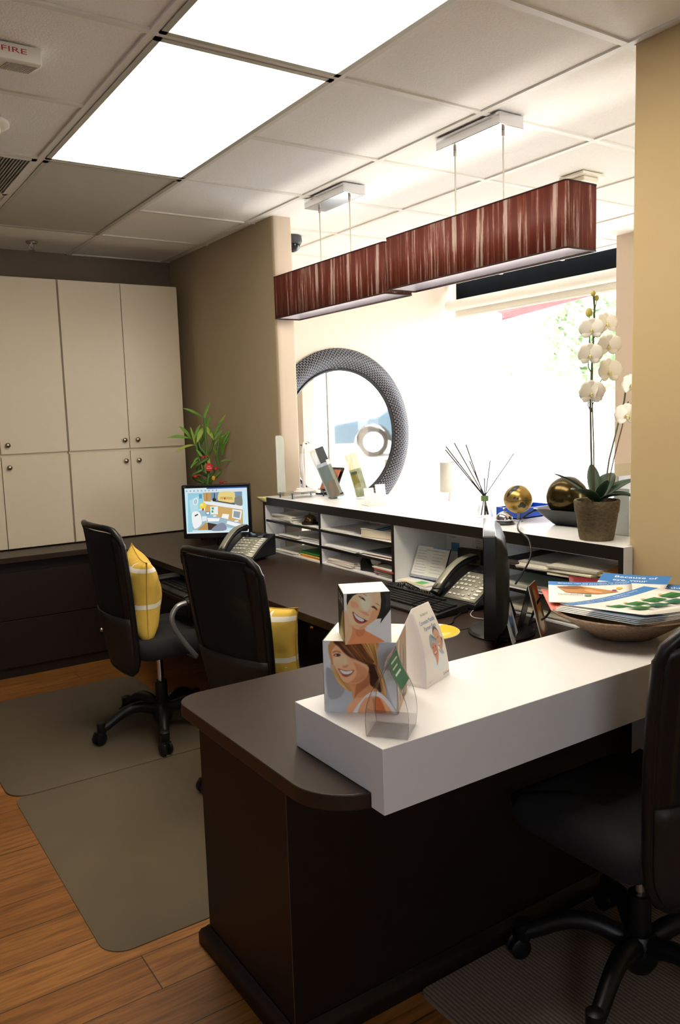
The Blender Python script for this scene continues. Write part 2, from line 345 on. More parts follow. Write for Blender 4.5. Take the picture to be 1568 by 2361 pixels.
    ('p', '7b4d2a', [(0.667, 0.998), (0.681, 0.943), (0.694, 0.887), (0.706, 0.831), (0.718, 0.774), (0.728, 0.717), (0.738, 0.659), (0.739, 0.66), (0.735, 0.722), (0.728, 0.782), (0.718, 0.84), (0.705, 0.895), (0.688, 0.948), (0.669, 0.999)], 1, 0.008, 0.6),
    ('p', '7b4d2a', [(0.682, 0.998), (0.693, 0.943), (0.704, 0.887), (0.714, 0.83), (0.724, 0.772), (0.733, 0.713), (0.741, 0.653), (0.742, 0.654), (0.74, 0.719), (0.735, 0.78), (0.726, 0.839), (0.715, 0.895), (0.7, 0.948), (0.683, 0.999)], 1, 0.008, 0.6),
    ('p', '7b4d2a', [(0.696, 0.998), (0.705, 0.943), (0.714, 0.886), (0.723, 0.828), (0.73, 0.769), (0.737, 0.709), (0.744, 0.648), (0.745, 0.649), (0.745, 0.715), (0.741, 0.778), (0.734, 0.838), (0.725, 0.895), (0.713, 0.948), (0.697, 0.999)], 1, 0.008, 0.6),
    ('p', 'e8c07c', [(0.71, 0.999), (0.717, 0.943), (0.724, 0.886), (0.731, 0.827), (0.737, 0.767), (0.742, 0.706), (0.747, 0.643), (0.748, 0.644), (0.749, 0.711), (0.747, 0.776), (0.742, 0.837), (0.735, 0.894), (0.725, 0.949), (0.712, 1)], 1, 0.008, 0.6),
    ('p', 'c99a5c', [(0.702, 0.661), (0.723, 0.604), (0.742, 0.544), (0.758, 0.48), (0.772, 0.413), (0.783, 0.342), (0.792, 0.269), (0.793, 0.27), (0.79, 0.348), (0.783, 0.421), (0.77, 0.489), (0.753, 0.552), (0.73, 0.61), (0.703, 0.662)], 1, 0.008, 0.6),
    ('p', '8c5c34', [(0.709, 0.659), (0.73, 0.603), (0.748, 0.543), (0.765, 0.48), (0.779, 0.413), (0.79, 0.343), (0.8, 0.269), (0.801, 0.27), (0.797, 0.348), (0.789, 0.421), (0.777, 0.489), (0.759, 0.551), (0.737, 0.608), (0.71, 0.66)], 1, 0.008, 0.6),
    ('p', 'c99a5c', [(0.715, 0.657), (0.736, 0.601), (0.755, 0.542), (0.771, 0.479), (0.786, 0.413), (0.798, 0.343), (0.808, 0.269), (0.809, 0.27), (0.805, 0.348), (0.796, 0.421), (0.783, 0.489), (0.765, 0.55), (0.743, 0.607), (0.717, 0.658)], 1, 0.008, 0.6),
    ('p', '8c5c34', [(0.722, 0.654), (0.743, 0.6), (0.761, 0.541), (0.778, 0.479), (0.792, 0.413), (0.805, 0.343), (0.816, 0.269), (0.817, 0.27), (0.812, 0.349), (0.803, 0.421), (0.79, 0.488), (0.772, 0.55), (0.75, 0.605), (0.724, 0.655)], 1, 0.008, 0.6),
    ('p', 'c99a5c', [(0.729, 0.652), (0.749, 0.598), (0.768, 0.54), (0.784, 0.478), (0.799, 0.413), (0.812, 0.343), (0.823, 0.27), (0.825, 0.271), (0.819, 0.349), (0.81, 0.421), (0.796, 0.488), (0.778, 0.549), (0.756, 0.604), (0.73, 0.653)], 1, 0.008, 0.6),
    ('p', 'e0b878', [(0.736, 0.65), (0.756, 0.597), (0.774, 0.539), (0.791, 0.478), (0.806, 0.413), (0.819, 0.343), (0.831, 0.27), (0.833, 0.271), (0.827, 0.349), (0.817, 0.421), (0.803, 0.487), (0.785, 0.548), (0.763, 0.602), (0.737, 0.651)], 1, 0.008, 0.6),
    ('p', 'e0b878', [(0.743, 0.648), (0.762, 0.595), (0.781, 0.538), (0.797, 0.478), (0.813, 0.413), (0.827, 0.343), (0.839, 0.27), (0.841, 0.271), (0.834, 0.349), (0.823, 0.421), (0.809, 0.487), (0.791, 0.547), (0.769, 0.601), (0.744, 0.649)], 1, 0.008, 0.6),
    ('p', 'e0b878', [(0.749, 0.645), (0.769, 0.594), (0.787, 0.538), (0.804, 0.477), (0.82, 0.413), (0.834, 0.344), (0.847, 0.271), (0.848, 0.272), (0.841, 0.349), (0.83, 0.421), (0.816, 0.486), (0.798, 0.546), (0.776, 0.599), (0.751, 0.646)], 1, 0.008, 0.6),
    ('p', '8c5c34', [(0.756, 0.643), (0.775, 0.592), (0.793, 0.537), (0.81, 0.477), (0.826, 0.412), (0.841, 0.344), (0.855, 0.271), (0.856, 0.272), (0.848, 0.349), (0.837, 0.421), (0.822, 0.486), (0.804, 0.545), (0.783, 0.598), (0.758, 0.644)], 1, 0.008, 0.6),
    ('p', 'a87c48', [(0.123, 0.646), (0.134, 0.585), (0.153, 0.527), (0.182, 0.473), (0.219, 0.422), (0.264, 0.375), (0.318, 0.332), (0.319, 0.333), (0.271, 0.381), (0.229, 0.431), (0.194, 0.482), (0.164, 0.535), (0.141, 0.59), (0.124, 0.647)], 1, 0.008, 0.6),
    ('p', 'e6c48a', [(0.127, 0.646), (0.139, 0.585), (0.16, 0.527), (0.188, 0.472), (0.225, 0.421), (0.271, 0.373), (0.324, 0.329), (0.325, 0.33), (0.278, 0.379), (0.236, 0.429), (0.2, 0.481), (0.17, 0.535), (0.147, 0.59), (0.129, 0.647)], 1, 0.008, 0.6),
    ('p', '8c6238', [(0.132, 0.646), (0.145, 0.585), (0.166, 0.527), (0.195, 0.471), (0.232, 0.42), (0.277, 0.371), (0.33, 0.325), (0.332, 0.326), (0.284, 0.377), (0.243, 0.428), (0.207, 0.481), (0.177, 0.535), (0.152, 0.59), (0.133, 0.647)], 1, 0.008, 0.6),
    ('p', 'a87c48', [(0.137, 0.646), (0.151, 0.585), (0.172, 0.526), (0.202, 0.471), (0.239, 0.418), (0.284, 0.369), (0.336, 0.322), (0.338, 0.323), (0.291, 0.374), (0.249, 0.427), (0.213, 0.48), (0.183, 0.535), (0.158, 0.59), (0.138, 0.647)], 1, 0.008, 0.6),
    ('p', 'e6c48a', [(0.141, 0.646), (0.156, 0.585), (0.178, 0.526), (0.208, 0.47), (0.245, 0.417), (0.29, 0.367), (0.342, 0.319), (0.344, 0.32), (0.297, 0.372), (0.256, 0.425), (0.22, 0.48), (0.189, 0.535), (0.163, 0.591), (0.143, 0.647)], 1, 0.008, 0.6),
    ('p', 'a87c48', [(0.146, 0.647), (0.162, 0.585), (0.185, 0.526), (0.215, 0.47), (0.252, 0.416), (0.297, 0.365), (0.349, 0.316), (0.35, 0.317), (0.304, 0.37), (0.263, 0.424), (0.227, 0.479), (0.195, 0.534), (0.169, 0.591), (0.147, 0.648)], 1, 0.008, 0.6),
    ('p', '8c6238', [(0.151, 0.647), (0.167, 0.585), (0.191, 0.526), (0.221, 0.469), (0.259, 0.415), (0.303, 0.363), (0.355, 0.313), (0.356, 0.314), (0.31, 0.368), (0.269, 0.423), (0.233, 0.478), (0.201, 0.534), (0.174, 0.591), (0.152, 0.648)], 1, 0.008, 0.6),
]
ART_BOB = [
    ('p', 'd9dadf', [(0, 1), (1, 1), (1, 0), (0, 0)], 0),
    ('p', 'e8e8ec', [(0.787, 0.466), (0.98, 0.503), (0.991, 0.081), (0.879, 0.09)], 1),
    ('p', 'd98e5e', [(0.038, 0.618), (0.139, 0.412), (0.256, 0.308), (0.398, 0.308), (0.457, 0.25), (0.557, 0.195), (0.809, 0.047), (0.775, 0.002), (0.01, 0.002), (0.001, 0.37)], 1),
    ('p', 'e8b48c', [(0.03, 0.68), (0.121, 0.465), (0.165, 0.305), (0.128, 0.149), (0.011, 0.01), (-0.004, 0.371)], 1),
    ('p', 'c97f50', [(0.256, 0.298), (0.398, 0.308), (0.436, 0.241), (0.383, 0.161), (0.29, 0.136), (0.233, 0.215)], 1),
    ('p', 'eec09a', [(0.065, 0.903), (0.162, 0.952), (0.363, 1.001), (0.582, 1.001), (0.791, 0.996), (0.8, 0.765), (0.76, 0.593), (0.666, 0.465), (0.501, 0.362), (0.398, 0.292), (0.256, 0.298), (0.129, 0.402), (0.076, 0.573), (0.054, 0.761)], 1),
    ('p', 'dfa377', [(0.61, 0.635), (0.763, 0.685), (0.749, 0.562), (0.656, 0.455), (0.501, 0.362), (0.388, 0.298), (0.287, 0.301), (0.421, 0.379), (0.525, 0.476)], 1),
    ('p', 'f4d2b4', [(0.357, 0.84), (0.477, 0.851), (0.555, 0.784), (0.51, 0.643), (0.411, 0.671)], 1),
    ('p', 'e39a72', [(0.148, 0.856), (0.276, 0.805), (0.312, 0.72), (0.212, 0.718), (0.154, 0.753)], 1),
    ('p', 'f0a884', [(0.317, 0.712), (0.274, 0.684), (0.207, 0.693), (0.144, 0.734), (0.108, 0.793), (0.112, 0.846), (0.156, 0.874), (0.222, 0.865), (0.285, 0.824), (0.322, 0.766)], 1, 0.07, 0.55),
    ('p', 'eaa07a', [(0.717, 0.52), (0.681, 0.494), (0.629, 0.497), (0.581, 0.528), (0.555, 0.576), (0.561, 0.622), (0.597, 0.648), (0.648, 0.644), (0.697, 0.613), (0.723, 0.566)], 1, 0.07, 0.5),
    ('p', 'f7dcc0', [(0.585, 0.775), (0.527, 0.705), (0.45, 0.683), (0.383, 0.718), (0.352, 0.796), (0.368, 0.887), (0.426, 0.956), (0.503, 0.978), (0.57, 0.943), (0.601, 0.866)], 1, 0.07, 0.6),
    ('p', 'c98a60', [(0.488, 0.304), (0.453, 0.291), (0.367, 0.296), (0.262, 0.315), (0.178, 0.342), (0.148, 0.366), (0.183, 0.378), (0.27, 0.374), (0.375, 0.355), (0.458, 0.328)], 1, 0.05, 0.5),
    ('p', '22201f', [(0.781, 0.996), (1.002, 0.998), (1, 0.646), (0.92, 0.549), (0.848, 0.471), (0.764, 0.373), (0.781, 0.435), (0.797, 0.475), (0.686, 0.473), (0.739, 0.563), (0.777, 0.674), (0.796, 0.827)], 0),
    ('p', '3a3835', [(0.87, 0.995), (0.95, 0.994), (0.977, 0.833), (0.943, 0.671), (0.893, 0.696), (0.907, 0.839)], 1),
    ('p', '22201f', [(0.069, 0.993), (0.323, 1), (0.202, 0.949), (0.118, 0.858), (0.069, 0.768), (0.058, 0.853)], 0),
    ('p', '22201f', [(0.064, 0.993), (1, 1), (1.002, 0.99), (0.591, 0.994), (0.342, 0.986)], 0),
    ('p', '3a231a', [(0.319, 0.935), (0.37, 0.933), (0.438, 0.887), (0.459, 0.837), (0.408, 0.865), (0.359, 0.899)], 1),
    ('p', '3a231a', [(0.581, 0.718), (0.638, 0.731), (0.697, 0.682), (0.711, 0.636), (0.652, 0.675), (0.604, 0.7)], 1),
    ('p', 'f2efee', [(0.355, 0.922), (0.375, 0.922), (0.384, 0.904)], 0),
    ('p', '7a4f38', [(0.412, 0.981), (0.461, 0.963), (0.492, 0.934), (0.456, 0.951)], 1),
    ('p', '7a4f38', [(0.675, 0.787), (0.725, 0.766), (0.769, 0.724), (0.724, 0.75)], 1),
    ('p', 'a8483f', [(0.179, 0.648), (0.267, 0.574), (0.365, 0.509), (0.464, 0.465), (0.499, 0.438), (0.401, 0.396), (0.301, 0.404), (0.232, 0.452), (0.195, 0.533)], 1),
    ('p', '3d1512', [(0.194, 0.628), (0.306, 0.54), (0.459, 0.455), (0.402, 0.428), (0.313, 0.456), (0.234, 0.519)], 1),
    ('p', 'fbf6f4', [(0.206, 0.61), (0.286, 0.544), (0.414, 0.468), (0.393, 0.442), (0.323, 0.46), (0.249, 0.518)], 1),
    ('p', 'd59a74', [(0.322, 0.668), (0.4, 0.636), (0.489, 0.608), (0.539, 0.547), (0.497, 0.538), (0.427, 0.572), (0.359, 0.619)], 1),
]
ART_COUPLE = [
    ('p', 'f1ebe3', [(-0, 1), (1, 1), (1, 0), (-0, 0)], 0),
    ('p', 'e3ebec', [(0.355, 0.368), (0.461, 0.379), (0.508, 0.216), (0.604, 0.312), (0.725, 0.393), (0.866, 0.37), (0.898, 0.291), (0.865, 0.172), (0.709, 0.109), (0.473, 0.168), (0.322, 0.234)], 1),
    ('p', 'aebcc6', [(0.663, 0.403), (0.819, 0.378), (0.862, 0.315), (0.724, 0.345)], 1),
    ('p', '5d5f62', [(0.586, 0.65), (0.661, 0.697), (0.733, 0.705), (0.814, 0.677), (0.864, 0.617), (0.872, 0.58), (0.825, 0.623), (0.733, 0.659), (0.63, 0.632), (0.57, 0.606)], 1),
    ('p', 'd6a58c', [(0.599, 0.631), (0.719, 0.663), (0.809, 0.625), (0.868, 0.563), (0.903, 0.492), (0.823, 0.395), (0.783, 0.378), (0.71, 0.42), (0.657, 0.488), (0.606, 0.554)], 1),
    ('p', '7c5a50', [(0.883, 0.537), (0.942, 0.516), (0.887, 0.446), (0.791, 0.376), (0.871, 0.46)], 1),
    ('p', '9fb0bb', [(0.364, 0.607), (0.464, 0.627), (0.58, 0.587), (0.658, 0.523), (0.653, 0.447), (0.608, 0.466), (0.531, 0.519), (0.44, 0.527), (0.372, 0.446), (0.314, 0.507)], 1),
    ('p', '7b8a94', [(0.446, 0.624), (0.577, 0.582), (0.624, 0.534), (0.492, 0.577)], 1),
    ('p', 'cf8f72', [(0.421, 0.519), (0.503, 0.526), (0.612, 0.471), (0.633, 0.408), (0.604, 0.312), (0.504, 0.21), (0.463, 0.314), (0.389, 0.391), (0.38, 0.456)], 1),
    ('p', '7a3a34', [(0.441, 0.385), (0.557, 0.397), (0.546, 0.37), (0.479, 0.358)], 1),
    ('p', 'fbf8f6', [(0.447, 0.387), (0.554, 0.397), (0.529, 0.382), (0.475, 0.376)], 1),
    ('p', '7a3a34', [(0.672, 0.462), (0.8, 0.483), (0.765, 0.459), (0.704, 0.447)], 1),
    ('p', 'fbf8f6', [(0.682, 0.463), (0.788, 0.479), (0.747, 0.459)], 1),
    ('p', '4a3a36', [(0.461, 0.461), (0.457, 0.458), (0.443, 0.456), (0.424, 0.456), (0.409, 0.458), (0.402, 0.461), (0.407, 0.465), (0.42, 0.467), (0.439, 0.466), (0.454, 0.464)], 0),
    ('p', '4a3a36', [(0.57, 0.464), (0.566, 0.46), (0.551, 0.458), (0.532, 0.459), (0.517, 0.461), (0.51, 0.464), (0.514, 0.468), (0.528, 0.469), (0.547, 0.469), (0.563, 0.467)], 0),
    ('p', '4a3a36', [(0.667, 0.546), (0.665, 0.542), (0.653, 0.538), (0.635, 0.535), (0.618, 0.534), (0.608, 0.536), (0.61, 0.54), (0.622, 0.544), (0.64, 0.547), (0.657, 0.547)], 0),
    ('p', '4a3a36', [(0.788, 0.56), (0.787, 0.556), (0.774, 0.552), (0.756, 0.549), (0.738, 0.548), (0.728, 0.55), (0.73, 0.554), (0.742, 0.558), (0.76, 0.561), (0.778, 0.562)], 0),
    ('p', 'c9c3bb', [(0.101, 0.063), (0.292, 0.059), (0.292, 0.055), (0.101, 0.059)], 0),
    ('p', 'c9c3bb', [(0.099, 0.05), (0.202, 0.047), (0.202, 0.043), (0.1, 0.046)], 0),
]
ART_SCREEN = [
    ('p', 'd2f2fb', [(-0, 1), (1, 1), (1, 0), (-0, 0)], 0),
    ('p', '2f63b8', [(0.355, 1), (1, 1), (1, 0.976), (0.354, 0.975)], 0),
    ('p', 'e4ecf2', [(0.004, 0.975), (1, 0.976), (0.999, 0.91), (0.003, 0.906)], 0),
    ('p', '9fd7e6', [(0.049, 0.894), (0.302, 0.895), (0.291, 0.579), (0.105, 0.474), (0.09, 0.037), (0.021, 0.021)], 0),
    ('p', 'bfe6ef', [(0.066, 0.729), (0.224, 0.831), (0.201, 0.502), (0.085, 0.448)], 0),
    ('p', '7f9bb5', [(0.422, 0.895), (0.92, 0.897), (0.913, 0.584), (0.412, 0.727)], 0),
    ('p', 'caa062', [(0.293, 0.895), (0.422, 0.895), (0.415, 0.694), (0.303, 0.706)], 0),
    ('p', 'a97b3f', [(0.348, 0.882), (0.361, 0.882), (0.357, 0.706), (0.346, 0.706)], 0),
    ('p', '3b2a24', [(0.442, 0.77), (0.5, 0.758), (0.492, 0.688), (0.441, 0.702)], 0),
    ('p', '2b2320', [(0.471, 0.883), (0.482, 0.883), (0.478, 0.758), (0.463, 0.758)], 0),
    ('p', 'f0d98c', [(0.539, 0.858), (0.597, 0.908), (0.777, 0.896), (0.804, 0.83), (0.778, 0.661), (0.547, 0.696)], 1),
    ('p', 'd8b864', [(0.563, 0.796), (0.761, 0.785), (0.767, 0.723), (0.565, 0.739)], 0),
    ('p', 'b8322a', [(0.649, 0.754), (0.646, 0.74), (0.64, 0.731), (0.634, 0.731), (0.629, 0.74), (0.628, 0.754), (0.631, 0.769), (0.637, 0.778), (0.643, 0.778), (0.648, 0.769)], 0),
    ('p', '8a8a80', [(0.8, 0.773), (0.879, 0.798), (0.916, 0.774), (0.913, 0.589), (0.806, 0.624)], 1),
    ('p', '6b5a4c', [(0.494, 0.72), (0.798, 0.637), (0.796, 0.607), (0.492, 0.688)], 0),
    ('p', 'f7f7fa', [(0.299, 0.706), (0.912, 0.576), (0.919, 0.494), (0.295, 0.65)], 0),
    ('p', 'd9b06c', [(0.323, 0.643), (0.919, 0.494), (0.91, 0.152), (0.665, 0.233), (0.309, 0.427)], 0),
    ('p', 'a6c4cf', [(0.104, 0.462), (0.277, 0.516), (0.562, 0.332), (0.91, 0.185), (0.912, 0.065), (0.658, 0.107), (0.334, 0.25), (0.172, 0.071), (0.097, 0.076)], 0),
    ('p', 'f4f8f8', [(0.399, 0.586), (0.522, 0.583), (0.517, 0.406), (0.399, 0.414)], 0),
    ('p', '39b07c', [(0.422, 0.566), (0.457, 0.564), (0.456, 0.519), (0.421, 0.521)], 0),
    ('p', '39b07c', [(0.417, 0.5), (0.447, 0.498), (0.446, 0.45), (0.416, 0.452)], 0),
    ('p', 'f4f8f8', [(0.754, 0.511), (0.907, 0.474), (0.877, 0.269), (0.74, 0.321)], 0),
    ('p', '9aa7a8', [(0.774, 0.474), (0.88, 0.446), (0.86, 0.309), (0.762, 0.341)], 0),
    ('p', 'f4f8f8', [(0.493, 0.376), (0.486, 0.365), (0.471, 0.358), (0.453, 0.358), (0.438, 0.364), (0.433, 0.374), (0.44, 0.385), (0.455, 0.392), (0.473, 0.392), (0.488, 0.386)], 0),
    ('p', 'f4f8f8', [(0.847, 0.248), (0.84, 0.236), (0.821, 0.229), (0.799, 0.228), (0.781, 0.235), (0.775, 0.246), (0.783, 0.258), (0.801, 0.266), (0.823, 0.267), (0.841, 0.26)], 0),
    ('p', 'fbfdfd', [(0.099, 0.444), (0.218, 0.471), (0.25, 0.222), (0.122, 0.11)], 1),
    ('p', '3d4a50', [(0.142, 0.404), (0.197, 0.435), (0.199, 0.41), (0.147, 0.373)], 0),
    ('p', 'eef6f7', [(0.259, 0.375), (0.333, 0.377), (0.336, 0.275), (0.26, 0.261)], 0),
    ('p', 'ffffff', [(0.34, 0.339), (0.542, 0.319), (0.529, 0.255), (0.353, 0.255)], 0),
    ('p', 'ffffff', [(0.594, 0.421), (0.697, 0.398), (0.678, 0.297), (0.571, 0.332)], 0),
    ('p', 'ffffff', [(0.667, 0.259), (0.879, 0.177), (0.857, 0.098), (0.645, 0.195)], 0),
    ('p', '4a3a30', [(0.343, 0.237), (0.551, 0.167), (0.545, 0.065), (0.345, 0.063)], 0),
    ('p', 'c49a5a', [(0.172, 0.071), (0.315, 0.236), (0.342, 0.23), (0.341, 0.066)], 0),
    ('p', '8b93a6', [(0.4, 0.052), (0.497, 0.183), (0.609, 0.212), (0.636, 0.055)], 1),
    ('p', 'f7df4a', [(0.339, 0.613), (0.326, 0.571), (0.296, 0.545), (0.262, 0.544), (0.235, 0.57), (0.227, 0.611), (0.241, 0.653), (0.271, 0.679), (0.305, 0.68), (0.332, 0.654)], 0),
    ('p', 'f7f0a0', [(0.292, 0.63), (0.286, 0.612), (0.272, 0.601), (0.256, 0.601), (0.244, 0.611), (0.24, 0.629), (0.246, 0.647), (0.26, 0.658), (0.276, 0.659), (0.288, 0.648)], 0),
    ('p', 'd92a3a', [(0.297, 0.529), (0.293, 0.511), (0.284, 0.5), (0.275, 0.499), (0.268, 0.51), (0.267, 0.528), (0.271, 0.546), (0.279, 0.557), (0.288, 0.558), (0.295, 0.547)], 0),
    ('p', '3b8ac4', [(0.324, 0.484), (0.387, 0.485), (0.385, 0.399), (0.326, 0.402)], 0),
    ('p', 'f4f8f8', [(0.334, 0.469), (0.377, 0.469), (0.377, 0.414), (0.334, 0.418)], 0),
    ('p', 'f2fbfd', [(0.211, 0.699), (0.196, 0.653), (0.172, 0.626), (0.146, 0.629), (0.13, 0.661), (0.129, 0.71), (0.144, 0.756), (0.168, 0.783), (0.193, 0.78), (0.21, 0.748)], 0),
    ('p', 'b9d4dc', [(0.198, 0.701), (0.187, 0.666), (0.17, 0.646), (0.153, 0.648), (0.142, 0.672), (0.142, 0.708), (0.153, 0.743), (0.17, 0.763), (0.187, 0.761), (0.197, 0.737)], 0),
    ('p', '5fa0b8', [(0.23, 0.869), (0.278, 0.869), (0.275, 0.769), (0.229, 0.768)], 0),
    ('p', 'f4fbfd', [(0.004, 0.029), (0.992, 0.025), (0.998, 0.002), (0.004, -0.002)], 0),
    ('p', '9fb2c2', [(0.025, 0.957), (0.048, 0.957), (0.046, 0.927), (0.023, 0.927)], 0),
    ('p', '9fb2c2', [(0.086, 0.957), (0.108, 0.957), (0.106, 0.927), (0.084, 0.927)], 0),
    ('p', '9fb2c2', [(0.146, 0.957), (0.168, 0.957), (0.166, 0.927), (0.144, 0.927)], 0),
    ('p', '9fb2c2', [(0.206, 0.957), (0.228, 0.957), (0.226, 0.927), (0.204, 0.927)], 0),
    ('p', '9fb2c2', [(0.266, 0.957), (0.288, 0.957), (0.286, 0.927), (0.264, 0.927)], 0),
    ('p', '9fb2c2', [(0.325, 0.957), (0.347, 0.957), (0.345, 0.927), (0.323, 0.927)], 0),
    ('p', '9fb2c2', [(0.384, 0.958), (0.406, 0.958), (0.404, 0.928), (0.382, 0.928)], 0),
    ('p', '9fb2c2', [(0.443, 0.958), (0.465, 0.958), (0.463, 0.928), (0.441, 0.928)], 0),
    ('p', '9fb2c2', [(0.502, 0.958), (0.524, 0.958), (0.522, 0.928), (0.5, 0.928)], 0),
]
PANEL, SKY, SUN, EXPO, BAR = 12.5, 14.0, 5.0, 0.08, 16.0
# ------------------------------------------------------------------ shared materials
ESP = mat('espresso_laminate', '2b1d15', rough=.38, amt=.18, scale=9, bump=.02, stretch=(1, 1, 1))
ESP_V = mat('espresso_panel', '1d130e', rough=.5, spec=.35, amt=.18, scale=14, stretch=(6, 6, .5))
EDGE = mat('black_edge_band', '191512', rough=.45)
WHITE = mat('white_laminate', 'e8e8ea', rough=.33, amt=.02)
CREAM = mat('cream_cabinet', 'dccfb6', rough=.5, amt=.02)
TAN = mat('tan_wall_paint', 'b9a37a', rough=.8, amt=.03, scale=8, bump=.15, bscale=350)
TAUPE = mat('taupe_wall_paint', '7b6c5d', rough=.8, amt=.03, scale=8, bump=.15, bscale=350)
OFFW = mat('pale_wall_paint', 'd6c8b6', rough=.8, amt=.02, scale=8, bump=.1, bscale=350)
BLK = mat('black_plastic', '101011', rough=.42, amt=.1)
BLK_G = mat('glossy_black_plastic', '0b0b0c', rough=.15, amt=.05)
BLKFAB = mat('black_seat_fabric', '17181b', rough=.95, amt=.3, scale=400, bump=.3, bscale=900)
LEATH = mat('black_leatherette', '131212', rough=.38, amt=.1, bump=.15, bscale=400)
CHROME = mat('chrome', 'd6d6d8', rough=.12, metal=1, amt=.02)
NICKEL = mat('brushed_nickel', 'b3a893', rough=.3, metal=1, amt=.05)
BRASS = mat('brass', 'd0a860', rough=.22, metal=1, amt=.05)
STEEL = mat('silver_tube', '8e8e8f', rough=.35, metal=.7, amt=.05)
TEE = mat('grid_white', 'e6e4dc', rough=.5, amt=.02)
PAPER = mat('paper_white', 'eceae5', rough=.7, amt=.03, scale=20)
CLEAR = clear('clear_acrylic')
GLASS = clear('window_glass', base=.03, edge=.4)

# wood floor: planks across the room
def floor_mat():
    m = bpy.data.materials.new('wood_floor'); m.use_nodes = True
    nt = m.node_tree; N = nt.nodes; L = nt.links; b = N['Principled BSDF']
    tc = N.new('ShaderNodeTexCoord')
    br = N.new('ShaderNodeTexBrick'); br.offset = .37; br.offset_frequency = 2
    br.inputs['Scale'].default_value = 1; br.inputs['Brick Width'].default_value = 1.5; br.inputs['Row Height'].default_value = .155
    br.inputs['Mortar Size'].default_value = .0016; br.inputs['Bias'].default_value = 0
    br.inputs['Color1'].default_value = lin('855526'); br.inputs['Color2'].default_value = lin('9f6c36'); br.inputs['Mortar'].default_value = lin('2a160a')
    mo = N.new('ShaderNodeMapping'); mo.inputs['Location'].default_value = (.31, .02, 0)
    L.new(tc.outputs['Object'], mo.inputs['Vector']); L.new(mo.outputs['Vector'], br.inputs['Vector'])
    mp = N.new('ShaderNodeMapping'); mp.inputs['Scale'].default_value = (1.6, 22, 1)
    L.new(tc.outputs['Object'], mp.inputs['Vector'])
    n = N.new('ShaderNodeTexNoise'); n.inputs['Scale'].default_value = 2.2; n.inputs['Detail'].default_value = 8; n.inputs['Distortion'].default_value = 1.6
    L.new(mp.outputs['Vector'], n.inputs['Vector'])
    cr = N.new('ShaderNodeValToRGB'); cr.color_ramp.elements[0].position = .32; cr.color_ramp.elements[0].color = (.42, .36, .3, 1)
    cr.color_ramp.elements[1].position = .66; cr.color_ramp.elements[1].color = (1.15, 1.1, 1.05, 1)
    L.new(n.outputs['Fac'], cr.inputs['Fac'])
    mx = N.new('ShaderNodeMix'); mx.data_type = 'RGBA'; mx.blend_type = 'MULTIPLY'; mx.inputs['Factor'].default_value = .8
    L.new(br.outputs['Color'], mx.inputs['A']); L.new(cr.outputs['Color'], mx.inputs['B'])
    L.new(mx.outputs['Result'], b.inputs['Base Color'])
    b.inputs['Roughness'].default_value = .42
    return m

def tile_mat():
    m = mat('ceiling_tile', 'f6f5f1', rough=.95, amt=.06, scale=140, bump=.5, bscale=160)
    return m

# ------------------------------------------------------------------ room shell
CZ, CH, D, S = 1.44, 2.492, .703, 1.0
XF = 2.09
XP, XN, YN, YW, YB = 2.185, 2.14, 1.578, 3.84, 5.28
XW = 4.8
# floor
m = MB(); m.box(-2.2, 2.44, -2.2, YB + .15, -.1, 0); m.build('floor', floor_mat(), kind='structure', smooth=0)
m = MB(); m.box(2.44, XW + .15, -2.2, YB + .15, -.1, 0); m.build('floor_waiting', mat('pale_floor_tile', 'cfc8bc', rough=.5, amt=.05, scale=3), kind='structure', smooth=0)
# ceiling tiles and grid
m = MB()
m.box(-2.2, 4.70, -2.2, YB + .15, CH + .004, CH + .1)
m.build('ceiling', tile_mat(), kind='structure', smooth=0)
m = MB()
gx = [1.515 + .613 * k for k in range(-6, 6)]; gy = [2.205 + .6127 * k for k in range(-7, 6)]
for x in gx: m.box(x - .012, x + .012, -2.2, YB, CH - .003, CH + .006)
for k, y in enumerate(gy):
    if k % 2: m.box(-2.2, 4.70, y - .0115, y + .0115, CH - .0026, CH + .006)
    else:
        for a, b in ((-2.2, .902), (1.515, 4.70)): m.box(a, b, y - .0115, y + .0115, CH - .0026, CH + .006)
m.build('trim_1', TEE, kind='structure', smooth=0)
# walls
def wall(name, b, m, bevel=0): return box(name, m, b, bevel=bevel, kind='structure')
wall('wall_back', (-2.2, XP + .05, YB, YB + .15, 0, CH + .1), TAUPE)
wall('wall_back_waiting', (XP + .05, XW + .3, YB, YB + .15, 0, CH + .1), OFFW)
wall('wall_left', (-2.2, -2.05, -2.05, YB, 0, CH + .1), mat('cool_grey_wall', 'b4b9c2', rough=.8, amt=.02))
F2 = (-1.5, .1, 1.6, 2.25)  # unseen high window, added behind the camera for cool daylight fill
F3 = (2.55, 4.65, .12, 2.3)
w = MB()
for x in (F3[0], 3.55, F3[1] - .05): w.box(x, x + .05, -2.15, -2.10, F3[2], F3[3])
for z in (F3[2], F3[3] - .05): w.box(F3[0], F3[1], -2.15, -2.10, z, z + .05)
w3 = w.build('window_3', mat('window_frame_paint', 'e9e7e2', rough=.5), kind='structure', smooth=0)
box('pane', GLASS, (F3[0], F3[1], -2.128, -2.122, F3[2], F3[3]), w3)
COOL = mat('cool_grey_wall', 'b4b9c2', rough=.8, amt=.02)
for nm, b in (('wall_front_door_side', (F3[1], XW + .3, -2.2, -2.05, 0, CH + .1)), ('wall_front_step', (F3[0], F3[1], -2.2, -2.05, 0, F3[2])), ('wall_front_lintel', (F3[0], F3[1], -2.2, -2.05, F3[3], CH + .1))): wall(nm, b, OFFW)
